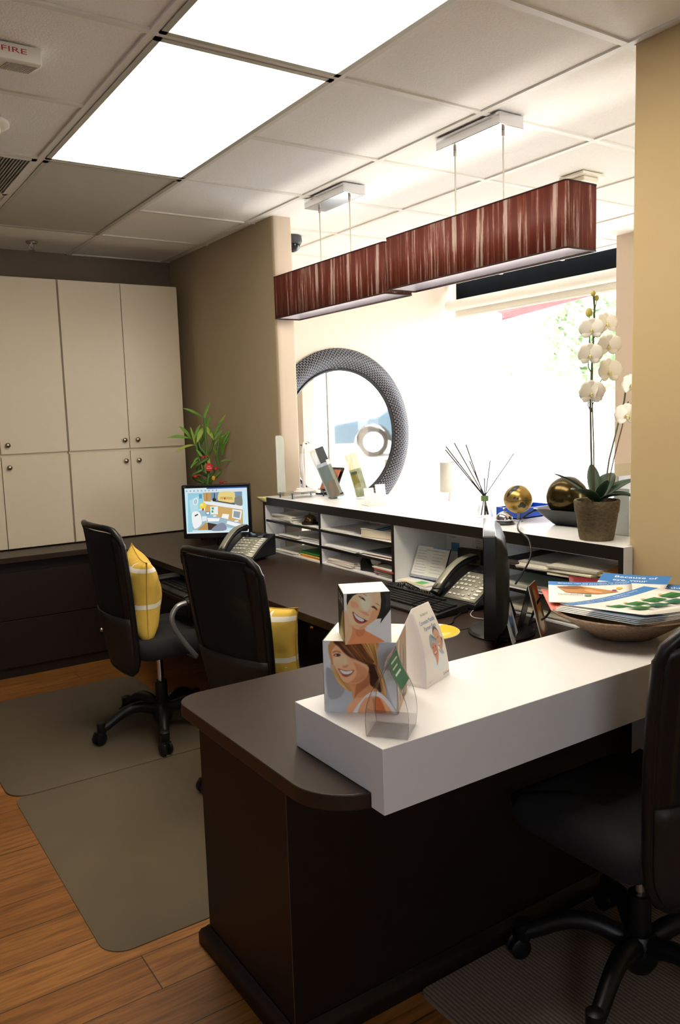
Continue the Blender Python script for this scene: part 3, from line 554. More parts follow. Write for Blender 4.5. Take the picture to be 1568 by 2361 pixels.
for nm, b in (('wall_front', (-2.2, F2[0], -2.2, -2.05, 0, CH + .1)), ('wall_front_right', (F2[1], F3[0], -2.2, -2.05, 0, CH + .1)), ('wall_front_sill', (F2[0], F2[1], -2.2, -2.05, 0, F2[2])), ('wall_front_head', (F2[0], F2[1], -2.2, -2.05, F2[3], CH + .1))): wall(nm, b, COOL)
w = MB()
for x in (F2[0], -.5, F2[1] - .05): w.box(x, x + .05, -2.15, -2.10, F2[2], F2[3])
for z in (F2[2], F2[3] - .05): w.box(F2[0], F2[1], -2.15, -2.10, z, z + .05)
w2 = w.build('fill_window', mat('window_frame_paint', 'e9e7e2', rough=.5), kind='structure', smooth=0)
box('pane', GLASS, (F2[0], F2[1], -2.128, -2.122, F2[2], F2[3]), w2)
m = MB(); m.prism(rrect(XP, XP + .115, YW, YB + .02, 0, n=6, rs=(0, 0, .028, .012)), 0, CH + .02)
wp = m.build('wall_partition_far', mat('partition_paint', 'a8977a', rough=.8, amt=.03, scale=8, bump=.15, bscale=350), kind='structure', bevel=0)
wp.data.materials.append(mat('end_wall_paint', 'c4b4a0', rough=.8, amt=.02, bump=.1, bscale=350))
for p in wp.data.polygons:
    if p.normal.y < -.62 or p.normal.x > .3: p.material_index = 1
m = MB(); m.prism(rrect(XN, XN + .16, -2.06, YN, 0, n=6, rs=(.012, .012, 0, 0)), 0, CH + .02)
m.build('wall_partition_near', TAN, kind='structure')
wall('wall_half', (2.40, 2.46, YN - .01, YW + .01, 0, .953), OFFW)
# window wall of the waiting room
wall('wall_right', (XW, XW + .15, -2.2, 2.55, 0, CH + .1), TAN)
wall('wall_right_sill', (XW, XW + .15, 2.55, YB, 0, .35), OFFW)
wall('trim_2', (XW - .02, XW + .15, 2.55, YB, 2.375, CH + .1), mat('dark_recess_face', '0b0c0d', rough=.9, spec=.05))  # black face painted in for the dark recess above the blind
wall('column_1', (4.37, 4.52, 3.15, 3.335, 0, CH + .02), mat('column_paint', 'cdbba6', rough=.8, amt=.03, bump=.1, bscale=350))
w = MB()
for y in (2.55, 3.08): w.box(XW + .03, XW + .09, y, y + .05, .35, 2.375)
w.box(XW + .03, XW + .09, 2.55, YB, .35, .4); w.box(XW + .03, XW + .09, 2.55, YB, 2.33, 2.375)
wo = w.build('window_1', mat('window_frame_paint', 'e9e7e2', rough=.5), kind='structure', smooth=0)
box('mullion', BLK, (XW + .025, XW + .03, 3.085, 3.10, .4, 2.33), wo)
box('pane', GLASS, (XW + .056, XW + .062, 2.55, YB, .36, 2.36), wo)
# ground outside
m = MB(); m.box(-60, 60, -60, 60, -.4, -.11); m.build('ground', mat('pale_concrete', 'cfccc6', rough=.9, amt=.1, scale=2), kind='structure')

# ------------------------------------------------------------------ ceiling fittings
FR = mat('light_frame', 'b9b8ad', rough=.45, metal=.2)
def ceiling_light(label, y0, y1, lit):
    t = thing('ceiling_light', label, 'ceiling light', (1.21, (y0 + y1) / 2, CH))
    hx, hy = .295, (y1 - y0) / 2 - .012
    f = MB()
    for a in ((-hx, hx, -hy, -hy + .02), (-hx, hx, hy - .02, hy), (-hx, -hx + .02, -hy, hy), (hx - .02, hx, -hy, hy)):
        f.box(*a, -.006, .004)
    f.build('frame', FR, t, smooth=0)
    if lit:
        MB().box(-hx + .018, hx - .018, -hy + .018, hy - .018, -.001, .003).build('diffuser', emit('lit_diffuser', 'fff2dc', PANEL), t, smooth=0)
    else:
        MB().box(-hx + .018, hx - .018, -hy + .018, hy - .018, -.001, .003).build('diffuser', mat('unlit_diffuser', 'c0beb4', rough=.35, amt=.03, bump=.2, bscale=500), t, smooth=0)
    return t
ceiling_light('lit white ceiling light panel whose four edges are all in view', 2.205, 3.43, True)
ceiling_light('lit white ceiling light panel cut by the top of the photo', .979, 2.205, True)
ceiling_light('unlit grey ceiling light panel beyond the lit ones, towards the cabinets', 3.43, 4.656, False)

t = thing('ceiling_vent', 'grey slotted air vent in the ceiling left of the unlit panel', 'air vent', (.60, 3.737, CH))
f = MB()
for a in ((-.29, .29, -.29, -.27), (-.29, .29, .27, .29), (-.29, -.27, -.29, .29), (.27, .29, -.29, .29)): f.box(*a, -.006, .004)
f.build('frame', TEE, t, smooth=0)
f = MB()
for k in range(44): f.box(-.27 + k * .01227, -.2655 + k * .01227, -.27, .27, -.004, .003)
f.build('grille', mat('vent_slats', 'a3a29c', rough=.5), t, smooth=0)
MB().box(-.272, .272, -.272, .272, .001, .0038).build('backing', mat('vent_dark', '6f6f6b', rough=.8), t, smooth=0)

# fire alarm
t = thing('fire_alarm', 'white fire alarm with a strobe and red FIRE lettering on the ceiling', 'fire alarm', (.56, 2.455, CH))
a = MB()
prof = [(0, 0), (.0, -.043), (.012, -.047), (.135, -.022), (.14, 0)]
a0 = [a.v((-.11, y, z)) for y, z in prof]; a1 = [a.v((.107, y, z)) for y, z in prof]
a.face(a0); a.face(a1[::-1])
for i in range(5): a.face((a0[i], a0[(i + 1) % 5], a1[(i + 1) % 5], a1[i]))
hs = a.build('housing', mat('alarm_white', 'e6e2d8', rough=.4, amt=.02), t, bevel=.002)
a = MB()
for k in range(15):
    x = .018 + k * .0056
    p = [(x, .022, -.0455), (x + .003, .022, -.0455), (x + .003, .128, -.0242), (x, .128, -.0242)]
    q = [(u, v, w - .001) for u, v, w in p]
    A = [a.v(u) for u in p]; B = [a.v(u) for u in q]
    a.face(B)
    for i in range(4): a.face((A[i], A[(i + 1) % 4], B[(i + 1) % 4], B[i]))
a.build('grille', mat('alarm_slot', 'c4bdb0', rough=.6), t, smooth=0)
art('lettering', [('t', 'b8332c', 'FIRE', .26, .42, .5, .33)], plane((-.035, -.0003, -.043), (.135, 0, 0), (0, 0, .043)), t, clip=False)
a = MB(); a.ball((-.03, .06, -.042), .03, sc=(.75, 1.3, .8)); a.build('strobe', CHROME, t)

t = thing('smoke_detector', 'round white detector on the ceiling at the left edge, below the fire alarm', 'smoke detector', (.64, 3.11, CH))
MB().lathe([(.075, .0), (.075, -.012), (.066, -.018), (.05, -.02)], seg=36).build('base', mat('detector_white', 'e2ddd0', rough=.45), t)
MB().lathe([(.045, -.018), (.045, -.034), (.03, -.042), (.001, -.043)], seg=32).build('sensor_cap', mat('detector_cap', 'cdc6b2', rough=.5), t)

t = thing('sprinkler_head', 'small metal fire sprinkler head poking down from the ceiling', 'sprinkler', (1.225, 5.0, CH))
MB().lathe([(.001, -.0005), (.034, -.001), (.03, -.008), (.012, -.01)], seg=24).build('escutcheon', CHROME, t)
a = MB(); a.lathe([(.007, -.008), (.006, -.03)], seg=12); a.lathe([(.018, -.046), (.018, -.048)], seg=16)
a.tube([(-.009, 0, -.015), (-.013, 0, -.03), (0, 0, -.047)], .0025, 6); a.tube([(.009, 0, -.015), (.013, 0, -.03), (0, 0, -.047)], .0025, 6)
a.build('deflector', CHROME, t)

t = thing('security_camera', 'small dark dome camera on the ceiling beside the partition end', 'security camera', (2.53, 4.22, CH))
MB().lathe([(.055, 0), (.058, -.03), (.05, -.045)], seg=28).build('base', mat('camera_grey', '3c3e42', rough=.4), t)
a = MB(); a.ball((0, 0, -.045), .046, sc=(1, 1, 1)); a.build('dome', mat('camera_dome', '15171a', rough=.08), t)

t = thing('ceiling_fixture', 'flat white box on the ceiling above the end of the red shade', 'ceiling fixture', (3.10, 2.56, CH))
MB().box(-.075, .075, -.07, .07, -.012, 0).build('base', mat('fixture_white', 'efe9da', rough=.5), t, bevel=.003)
MB().box(-.045, .06, -.05, .05, -.034, -.012).build('cover', mat('fixture_white', 'efe9da'), t, bevel=.006)

# ------------------------------------------------------------------ pendant lamps
def string_mat():
    m = bpy.data.materials.new('maroon_string'); m.use_nodes = True
    nt = m.node_tree; N = nt.nodes; L = nt.links; b = N['Principled BSDF']
    tc = N.new('ShaderNodeTexCoord'); mp = N.new('ShaderNodeMapping'); mp.inputs['Scale'].default_value = (14, 14, .55)
    L.new(tc.outputs['Object'], mp.inputs['Vector'])
    n = N.new('ShaderNodeTexNoise'); n.inputs['Scale'].default_value = 2.4; n.inputs['Detail'].default_value = 6; n.inputs['Roughness'].default_value = .75
    L.new(mp.outputs['Vector'], n.inputs['Vector'])
    mq = N.new('ShaderNodeMapping'); mq.inputs['Scale'].default_value = (160, 160, 1.5); L.new(tc.outputs['Object'], mq.inputs['Vector'])
    n2 = N.new('ShaderNodeTexNoise'); n2.inputs['Scale'].default_value = 1.3; n2.inputs['Detail'].default_value = 3; L.new(mq.outputs['Vector'], n2.inputs['Vector'])
    ad = N.new('ShaderNodeMath'); ad.operation = 'MULTIPLY_ADD'; ad.inputs[1].default_value = .22
    L.new(n2.outputs['Fac'], ad.inputs[0]); L.new(n.outputs['Fac'], ad.inputs[2])
    cr = N.new('ShaderNodeValToRGB'); e = cr.color_ramp.elements
    e[0].position = .40; e[0].color = lin('4a1a12'); e[1].position = .60; e[1].color = lin('602619')
    x = e.new(.665); x.color = lin('7d4a3e'); x = e.new(.71); x.color = lin('b09a92')
    L.new(ad.outputs[0], cr.inputs['Fac']); L.new(cr.outputs['Color'], b.inputs['Base Color'])
    b.inputs['Roughness'].default_value = .6; b.inputs['Specular IOR Level'].default_value = .3
    bp = N.new('ShaderNodeBump'); bp.inputs['Strength'].default_value = .25; bp.inputs['Distance'].default_value = .002
    L.new(n2.outputs['Fac'], bp.inputs['Height']); L.new(bp.outputs['Normal'], b.inputs['Normal'])
    return m
STR = string_mat(); INNER = mat('lamp_inner_liner', 'dcd9e2', rough=.4, amt=.06, stretch=(30, 30, .4))
MAROON = mat('maroon_rim', '2c0f0c', rough=.5)
def pendant(label, y0, y1, dz):
    yc = (y0 + y1) / 2; L2 = (y1 - y0) / 2; z0, z1 = 1.958 + dz, 2.172 + dz
    t = thing('pendant_lamp', label, 'pendant lamp', (2.228, yc, z0))
    H = z1 - z0
    c = MB(); c.box(-.061, .061, -.172, .172, CH - .045 - z0, CH - z0); c.build('canopy', CHROME, t, bevel=.002)
    for y in (-.13, .13):
        q = MB(); q.tube([(0, y, CH - .045 - z0), (0, y, H * .8)], .0028, 8); q.tube([(0, y, CH - .046 - z0), (0, y, CH - .066 - z0)], .006, 8)
        q.build('cord', mat('clear_cord', 'c9c3b4', rough=.4), t)
    wx = .0775
    s = MB(); s.prism(rrect(-wx, wx, -L2, L2, .012, 4), 0, H)
    for f in [f for f in s.bm.faces if abs(f.normal.z) > .9 or len(f.verts) > 4]: s.bm.faces.remove(f)
    s.build('shade', STR, t, solid=.003)
    l = MB(); l.prism(rrect(-wx + .004, wx - .004, -L2 + .004, L2 - .004, .01, 4), .004, H - .004)
    for f in [f for f in l.bm.faces if len(f.verts) > 4]: l.bm.faces.remove(f)
    l.build('liner', INNER, t, solid=.001)
    for z, nm in ((0, 'rim'), (H, 'rim')):
        r = MB(); p = rrect(-wx, wx, -L2, L2, .012, 4); r.tube([(x, y, z) for x, y in p + p[:1]], .0032, 6); r.build(nm, MAROON, t)
    b = MB(); b.box(-.015, .015, -L2 + .06, L2 - .06, H * .33, H * .45)
    b.build('lamp_bar', emit('lit_lamp_bar', 'fff4e6', BAR), t)
    return t
pendant('red string box pendant lamp nearer the right wall', 1.838, 2.815, .004)
pendant('red string box pendant lamp nearer the cabinets, beside the partition end', 2.83, 3.80, -.006)

# ------------------------------------------------------------------ cabinets
def knob(parent, p, axis, m=NICKEL, r=.014, name='knob'):
    k = MB()
    if axis == '-y': k.lathe([(.006, 0), (.006, -.012), (r, -.016), (r * 1.02, -.022), (r * .6, -.027), (.0005, -.0285)], p, 20, axis='y')
    else: k.lathe([(.006, 0), (.006, -.012), (r, -.016), (r * 1.02, -.022), (r * .6, -.027), (.0005, -.0285)], p, 20, axis='x')
    return k.build(name, m, parent)
YC = 4.96
def tall_cabinet(label, x0, xs, x1, knobs):
    t = thing('wall_cabinet', label, 'cabinet', ((x0 + x1) / 2, YC, D))
    cx = (x0 + x1) / 2
    MB().box(x0 - cx, x1 - cx, .02, YB - YC - .004, .004, 2.285 - D).build('carcass', CREAM, t, bevel=.001)
    for zz, (z0, z1) in enumerate(((.008, 1.252 - D), (1.268 - D, 2.28 - D))):
        for xx, (a, b) in enumerate(((x0, xs), (xs, x1))):
            d = MB().box(a - cx + .002, b - cx - .002, 0, .018, z0, z1).build('door', CREAM, t, bevel=.0015)
            for kx, row in knobs:
                if a < kx < b and row == zz: knob(d, (kx - cx, 0, (1.190 if zz == 0 else 1.320) - D), '-y')
    return t
tall_cabinet('tall cream cabinet against the back wall, touching the partition corner', 1.345, 1.722, 2.095, ((1.688, 0), (1.772, 0), (1.688, 1), (1.772, 1)))
tall_cabinet('tall cream cabinet against the back wall, cut by the left edge of the photo', .565, .953, 1.339, ((.993, 0), (.993, 1)))

# ------------------------------------------------------------------ desk runs
YD = 4.69; XD = 1.505
DT = .032
t = thing('desktop', 'dark brown L-shaped worktop running under the cabinets and along the partition', 'worktop', (1.8, 4.9, D))
m = MB(); m.prism([(x - 1.8, y - 4.9) for x, y in ((-.4, YD), (XD, YD), (XD, 1.98), (2.396, 1.98), (2.396, YW - .004), (XP - .004, YW - .004), (XP - .004, YB - .004), (-.4, YB - .004))], -DT, 0)
m.build('worktop_slab', ESP, t, bevel=.002)
MB().box(2.115 - 1.8, 2.13 - 1.8, 2.0 - 4.9, YD + .4 - 4.9, -D, -DT - .0005).build('light_block_panel', ESP_V, t, smooth=0)  # dark panel added to cover the bright gap under the worktop
def drawers(label, x0, x1, y0, y1, face, knobs, rows, kr=.013, km=NICKEL):
    cx, cy = (x0 + x1) / 2, (y0 + y1) / 2
    t = thing('drawer_cabinet', label, 'drawer cabinet', (cx, cy, 0))
    hx, hy = (x1 - x0) / 2, (y1 - y0) / 2; top = D - DT - .002
    if face == '-y':
        MB().box(-hx, hx, -hy + .02, hy, .0, top).build('carcass', ESP_V, t, bevel=.001)
        zs = [.06, .335, .61, top - .002]
        for i in range(rows):
            d = MB().box(-hx + .002, hx - .002, -hy, -hy + .019, zs[i] + .002, zs[i + 1] - .002).build('drawer', ESP_V, t, bevel=.0015)
            for kx in knobs: knob(d, (kx - cx, -hy, (zs[i] + zs[i + 1]) / 2), '-y', km, kr)
    else:
        MB().box(-hx + .02, hx, -hy, hy, .0, top).build('carcass', ESP_V, t, bevel=.001)
        zs = [.05, .27, .47, top - .002]
        for i in range(rows):
            d = MB().box(-hx, -hx + .019, -hy + .002, hy - .002, zs[i] + .002, zs[i + 1] - .002).build('drawer', ESP_V, t, bevel=.0015)
            for ky in knobs: knob(d, (-hx, ky - cy, (zs[i] + zs[i + 1]) / 2), '-x', km, kr)
    return t
drawers('dark brown two-drawer cabinet under the worktop at the left edge', .12, 1.475, 4.74, 5.26, '-y', (.80, 1.396), 2)
drawers('dark brown drawer cabinet with brass knobs beside the reception counter', 1.70, 2.11, 2.20, 2.83, '-x', (2.76,), 3, .012, BRASS)

# ------------------------------------------------------------------ reception counter
t = thing('reception_counter', 'dark brown reception counter with a raised white ledge in the foreground', 'counter', (1.5, 1.6, 0))
ox, oy = 1.5, 1.6
def loc(pts): return [(x - ox, y - oy) for x, y in pts]
MB().prism(loc([(.81, 1.468), (XN - .006, 1.468), (XN - .006, 1.573), (1.93, 1.573), (1.93, 1.93), (.81, 1.93)]), 0, D - .034).build('body', ESP_V, t, bevel=.001)
m = MB(); m.box(.8085 - ox, .8102 - ox, 1.4665 - oy, 1.4685 - oy, .05, D - .034); m.build('corner_strip', mat('pale_corner_strip', '4a3b30', rough=.6), t, smooth=0)  # thin paler strip up the front corner of the body
bm_ = MB()
path = [(XN - .006, 1.468), (.81, 1.468), (.81, 1.93)]
for (h, e) in ((.0, .022), (.035, .022), (.05, .012), (.062, .004)): pass
rings = []
for h, e in ((0, .024), (.03, .024), (.042, .018), (.05, .008), (.056, .003)):
    rings.append([bm_.v((x - ox, y - oy, h)) for x, y in ((XN - .006, 1.468 - e), (.81 - e, 1.468 - e), (.81 - e, 1.93 + e), (.86, 1.93 + e))])
for a, b in zip(rings, rings[1:]):
    for i in range(3): bm_.face((a[i], a[i + 1], b[i + 1], b[i]))
back = [bm_.v((x - ox, y - oy, .056)) for x, y in ((XN - .006, 1.47), (.812, 1.47), (.812, 1.928), (.86, 1.928))]
for i in range(3): bm_.face((rings[-1][i], rings[-1][i + 1], back[i + 1], back[i]))
bm_.build('base_moulding', mat('espresso_moulding', '150d0a', rough=.4), t, smooth=50)
pts = rrect(.757, XN - .006, 1.216, 1.975, 0, 10, rs=(0, .075, .13, 0))
MB().prism(loc(pts), D - .034, D).build('worktop', ESP, t, bevel=.0025)
m = MB()
x0, x1 = .8605 - ox, XN - .006 - ox
prof = [(1.1725, .673), (1.2155, .673), (1.2155, D + .0005), (1.50, D + .0005), (1.50, .8065), (1.1725, .8065)]
A = [m.v((x0, y - oy, z)) for y, z in prof]; B = [m.v((x1, y - oy, z)) for y, z in prof]
m.face(A); m.face(B[::-1])
for i in range(6): m.face((A[i], A[(i + 1) % 6], B[(i + 1) % 6], B[i]))
m.build('raised_ledge', WHITE, t, bevel=.0012)
MB().box(1.985 - ox, XN - .006 - ox, 1.36 - oy, 1.4435 - oy, .38, D - .036).build('support_panel', WHITE, t, bevel=.001)

# ------------------------------------------------------------------ pigeonhole shelving on the desk
Y0, Y1 = 1.558, 3.905
t = thing('pigeonhole_shelf', 'long white pigeonhole shelf unit with dark edges standing on the worktop', 'shelf unit', (XF, (Y0 + Y1) / 2, D))
yc = (Y0 + Y1) / 2; DEP = .31
def sh(name, x0, x1, y0, y1, z0, z1, mm=WHITE, bev=.0008):
    return MB().box(x0 - XF, x1 - XF, y0 - yc, y1 - yc, z0 - D, z1 - D).build(name, mm, t, bevel=bev)
def band(o, x, y0, y1, z0, z1):
    e = MB().box(x - XF - .0015, x - XF + .0005, y0 - yc, y1 - yc, z0 - D, z1 - D).build('edge_band', EDGE, o, smooth=0)
XR = 2.395
m = MB(); m.prism([(x - XF, y - yc) for x, y in ((XF, Y0), (XN - .004, Y0), (XN - .004, YN + .004), (2.60, YN + .004), (2.60, YW - .004), (XP - .004, YW - .004), (XP - .004, Y1), (XF, Y1))], .955 - D, S - D)
o = m.build('top', WHITE, t, bevel=.0008)
band(o, XF, Y0, Y1, .957, .9995)
for y in (Y0, Y1 - .018):
    o = sh('side_panel', XF, XP - .004 if y > 3 else XN - .004, y, y + .018, D + .0005, .955); band(o, XF, y, y + .018, D + .001, .957)
Q = [Y0 + .018, 2.145, 2.735, 3.325, Y1 - .018]
for y in Q[1:4]:
    o = sh('divider', XF, XR, y - .009, y + .009, D + .0005, .955); band(o, XF, y - .009, y + .009, D + .001, .957)
sh('back_panel', XR - .006, XR, YN + .004, YW - .004, D + .0005, .955)
MB().box(XP - .008 - XF, XP - .003 - XF, YW - .004 - yc, Q[-1] - yc, .001, .955 - D).build('side_filler', WHITE, t, smooth=0)
sh('bottom', XF, XR - .006, YN + .004, YW - .004, D + .0005, D + .008)
for (a, b) in ((0, 1), (2, 3), (3, 4)):
    for z in (.789, .871):
        o = sh('shelf', XF + .002, XR - .006, max(YN + .004, Q[a] + .009 * (a > 0)), min(YW - .004, Q[b] - .009 * (b < 4)), z - .006, z + .006); band(o, XF + .001, Q[a] + .009, Q[b] - .009, z - .0062, z + .0062)
# ------------------------------------------------------------------ chair mats and rug
MATM = mat('frosted_vinyl', '6b5f4e', rough=.32, amt=.12, scale=5, alpha=.72, bump=.06, bscale=60)
def floor_mat_thing(label, x0, x1, y0, y1, r, z, nm='chair_mat'):
    o = MB().prism([(x, y) for x, y in rrect(x0, x1, y0, y1, r, 8)], z, z + .0025).build(nm, MATM)
    return tag(o, label, 'chair mat')
floor_mat_thing('frosted plastic chair mat nearer the camera, beside the reception counter', .555, 1.45, 2.035, 3.19, .075, .0005)
floor_mat_thing('frosted plastic chair mat farther away, under the left chair with the cushion', .54, 1.44, 3.165, 4.36, .09, .0035)
def rug_mat():
    m = mat('brown_ribbed_rug', '8a7868', rough=.95, amt=.3, scale=160, bump=.3, bscale=300)
    nt = m.node_tree; b = nt.nodes['Principled BSDF']; src = b.inputs['Base Color'].links[0].from_socket
    tc = nt.nodes.new('ShaderNodeTexCoord'); w = nt.nodes.new('ShaderNodeTexWave'); w.bands_direction = 'X'; w.inputs['Scale'].default_value = 28; w.inputs['Distortion'].default_value = .6
    mx = nt.nodes.new('ShaderNodeMix'); mx.data_type = 'RGBA'; mx.blend_type = 'MULTIPLY'; mx.inputs['Factor'].default_value = .55
    nt.links.new(tc.outputs['Object'], w.inputs['Vector']); nt.links.new(src, mx.inputs['A']); nt.links.new(w.outputs['Color'], mx.inputs['B']); nt.links.new(mx.outputs['Result'], b.inputs['Base Color'])
    return m
tag(MB().prism(rrect(1.15, 2.12, .2, 1.44, .02, 3), .0005, .009).build('rug', rug_mat()), 'brown ribbed rug under the right chair, along the reception counter', 'rug')

# ------------------------------------------------------------------ office chairs
MESH = mat('black_mesh_fabric', '0d0d0e', rough=.8, amt=.25, scale=600, alpha=.93)
def backpt(u, v, d=0):
    """u -1..1 across, v 0..1 up; local chair coordinates, chair faces +y"""
    hw = .168 + .05 * math.sin(PI / 2 * min(1, v / .8)); e = abs(u)
    if v > .9: hw *= 1 - .06 * ((v - .9) / .1) ** 2
    if v < .14: hw *= 1 - .22 * ((.14 - v) / .14) ** 2
    x = u * hw * WIDE
    z = .335 + .655 * v
    if v > .9: z -= .022 * e ** 7
    y = -.185 - .04 * v - .05 * v * v + .062 * abs(x / .24) ** 2.6 - .02 * math.sin(PI * v) - RECLINE * v
    return V((x, y + d, z))
RECLINE = 0; WIDE = 1
def make_chair(label, arms=True):
    t = thing('office_chair', label, 'office chair')
    s = MB()
    p = rrect(-.245, .245, -.165, .245, 0, 6, rs=(.08, .08, .05, .05))
    n = len(p); rings = []
    for k, (h, sc) in enumerate(((.405, .9), (.41, .97), (.43, 1), (.455, 1), (.468, .985), (.475, .94), (.478, .8), (.474, .45))):
        rings.append([s.v((x * sc, (y - .02) * sc + .02, h + (-.018 if y > .2 else 0) * (k > 3) + .012 * (abs(x) / .245) ** 2 * (k > 4))) for x, y in p])
    s.face(rings[0][::-1]); s.face(rings[-1])
    for a, b in zip(rings, rings[1:]):
        for i in range(n): s.face((a[i], a[(i + 1) % n], b[(i + 1) % n], b[i]))
    s.build('seat', BLKFAB, t, smooth=60)
    b = MB(); b.grid(lambda i, j: backpt((i * 2 - 1) * .97, .02 + .95 * j), 16, 18)
    bk = b.build('backrest', MESH, t, smooth=60, solid=.006)
    b = MB(); b.grid(lambda i, j: backpt((i * 2 - 1) * .98, .015 + .385 * j, -.008), 14, 8); b.build('back_panel', mat('worn_leatherette', '24211f', rough=.5, amt=.1, bump=.15, bscale=400), bk, smooth=60, solid=.012)
    ed = [(-1 + .1 * k, .0) for k in range(1, 20)] + [(1, .03 + .94 * k / 24) for k in range(25)] + [(1 - .1 * k, 1.0) for k in range(1, 20)] + [(-1, .97 - .94 * k / 24) for k in range(25)]
    ed = [backpt(u, v) for u, v in ed]
    b = MB(); b.tube(ed + ed[:2], .0135, 8, cap=False); b.build('back_frame', LEATH, bk, smooth=60)
    for sg in (-1, 1):
        b = MB(); b.grid(lambda i, j: backpt(sg * (.80 + .19 * i), .36 + .60 * j, -.0065), 3, 16)
        b.build('back_trim', LEATH, bk, smooth=60, solid=.006)
    u = MB(); u.box(-.11, .11, -.10, .12, .392, .408); u.tube([(0, -.05, .385), (0, -.15, .372), (0, -.178, .40), (0, -.192, .47)], .022, 8, flatten=.5)
    u.build('seat_mechanism', BLK, t, bevel=.006)
    c = MB(); c.lathe([(.028, .10), (.028, .235), (.024, .238)], seg=20); cb = c.build('column', BLK, t)
    c = MB(); c.lathe([(.0145, .23), (.0145, .40)], seg=18); c.build('gas_lift', CHROME, cb)
    c = MB(); c.lathe([(.03, .035), (.045, .06), (.048, .115), (.036, .135)], seg=24); c.build('hub', BLK, t)
    for k in range(5):
        a = 2 * PI * k / 5 + BASE_ROT
        d = V((math.cos(a), math.sin(a), 0))
        l = MB(); l.tube([d * (.03 + .26 * q) + V((0, 0, .105 + .035 * math.sin(PI * min(1, q * 1.15)) - .035 * q * q)) for q in [i / 10 for i in range(11)]], lambda q: .027 - .008 * q, 10)
        l.lathe([(.014, .045), (.02, .052), (.021, .098), (.012, .103)], d * .285, 14)
        lo = l.build('leg', BLK, t, smooth=50)
        q = d * .285; sw = V((-d.y, d.x, 0)); w = MB()
        X = Matrix.Translation(q + V((0, 0, .0285)) + d * .012) @ Matrix.Rotation(a + .6, 4, 'Z')
        w.X = X
        for y0 in (-.024, .006):
            w.lathe([(.0005, y0), (.02, y0), (.0275, y0 + .004), (.0275, y0 + .014), (.02, y0 + .018), (.0005, y0 + .018)], (0, 0, 0), 20, axis='y')
        w.box(-.012, .012, -.02, .02, .005, .03)
        w.build('caster', BLK, lo)
    if arms:
        for sg in (-1, 1):
            pts = [(sg * .20, .06, .40), (sg * .262, .06, .402), (sg * .275, .05, .415), (sg * .277, .0, .485), (sg * .277, -.035, .545), (sg * .277, -.045, .59), (sg * .277, -.028, .628), (sg * .277, .02, .648), (sg * .277, .22, .652)]
            sm = []
            P = [V(p) for p in pts]
            for i in range(len(P) - 1):
                a, b_, c_, d_ = P[max(0, i - 1)], P[i], P[i + 1], P[min(len(P) - 1, i + 2)]
                for q in range(5):
                    q /= 5
                    sm.append(.5 * ((2 * b_) + (c_ - a) * q + (2 * a - 5 * b_ + 4 * c_ - d_) * q * q + (3 * b_ - a - 3 * c_ + d_) * q ** 3))
            sm.append(P[-1])
            ar = MB(); ar.tube(sm, .0115, 10); ao = ar.build('armrest', STEEL, t)
            pd = MB(); pd.tube([(sg * .277, .025, .648), (sg * .277, .05, .654), (sg * .277, .21, .657), (sg * .277, .24, .652)], .021, 10, flatten=.8); pd.build('arm_pad', BLK, ao)
    return t
BASE_ROT = -.37
ca = make_chair('black mesh office chair with silver arms, nearest the cream cabinets')
BASE_ROT = .3; RECLINE = .025
cb_ = make_chair('black mesh office chair between the left chair and the reception counter', arms=False)
BASE_ROT = 2.2; RECLINE = 0; WIDE = 1.08
cc = make_chair('black office chair tucked under the white ledge at the right edge', arms=False)
ca.location = (1.28, 3.465, .006); ca.rotation_euler.z = math.radians(-88.5)
cb_.scale = (1, 1, .978); cb_.location = (1.44, 2.64, .003); cb_.rotation_euler.z = math.radians(-78)
cc.location = (1.615, 1.145, .009); cc.rotation_euler.z = math.radians(-1)

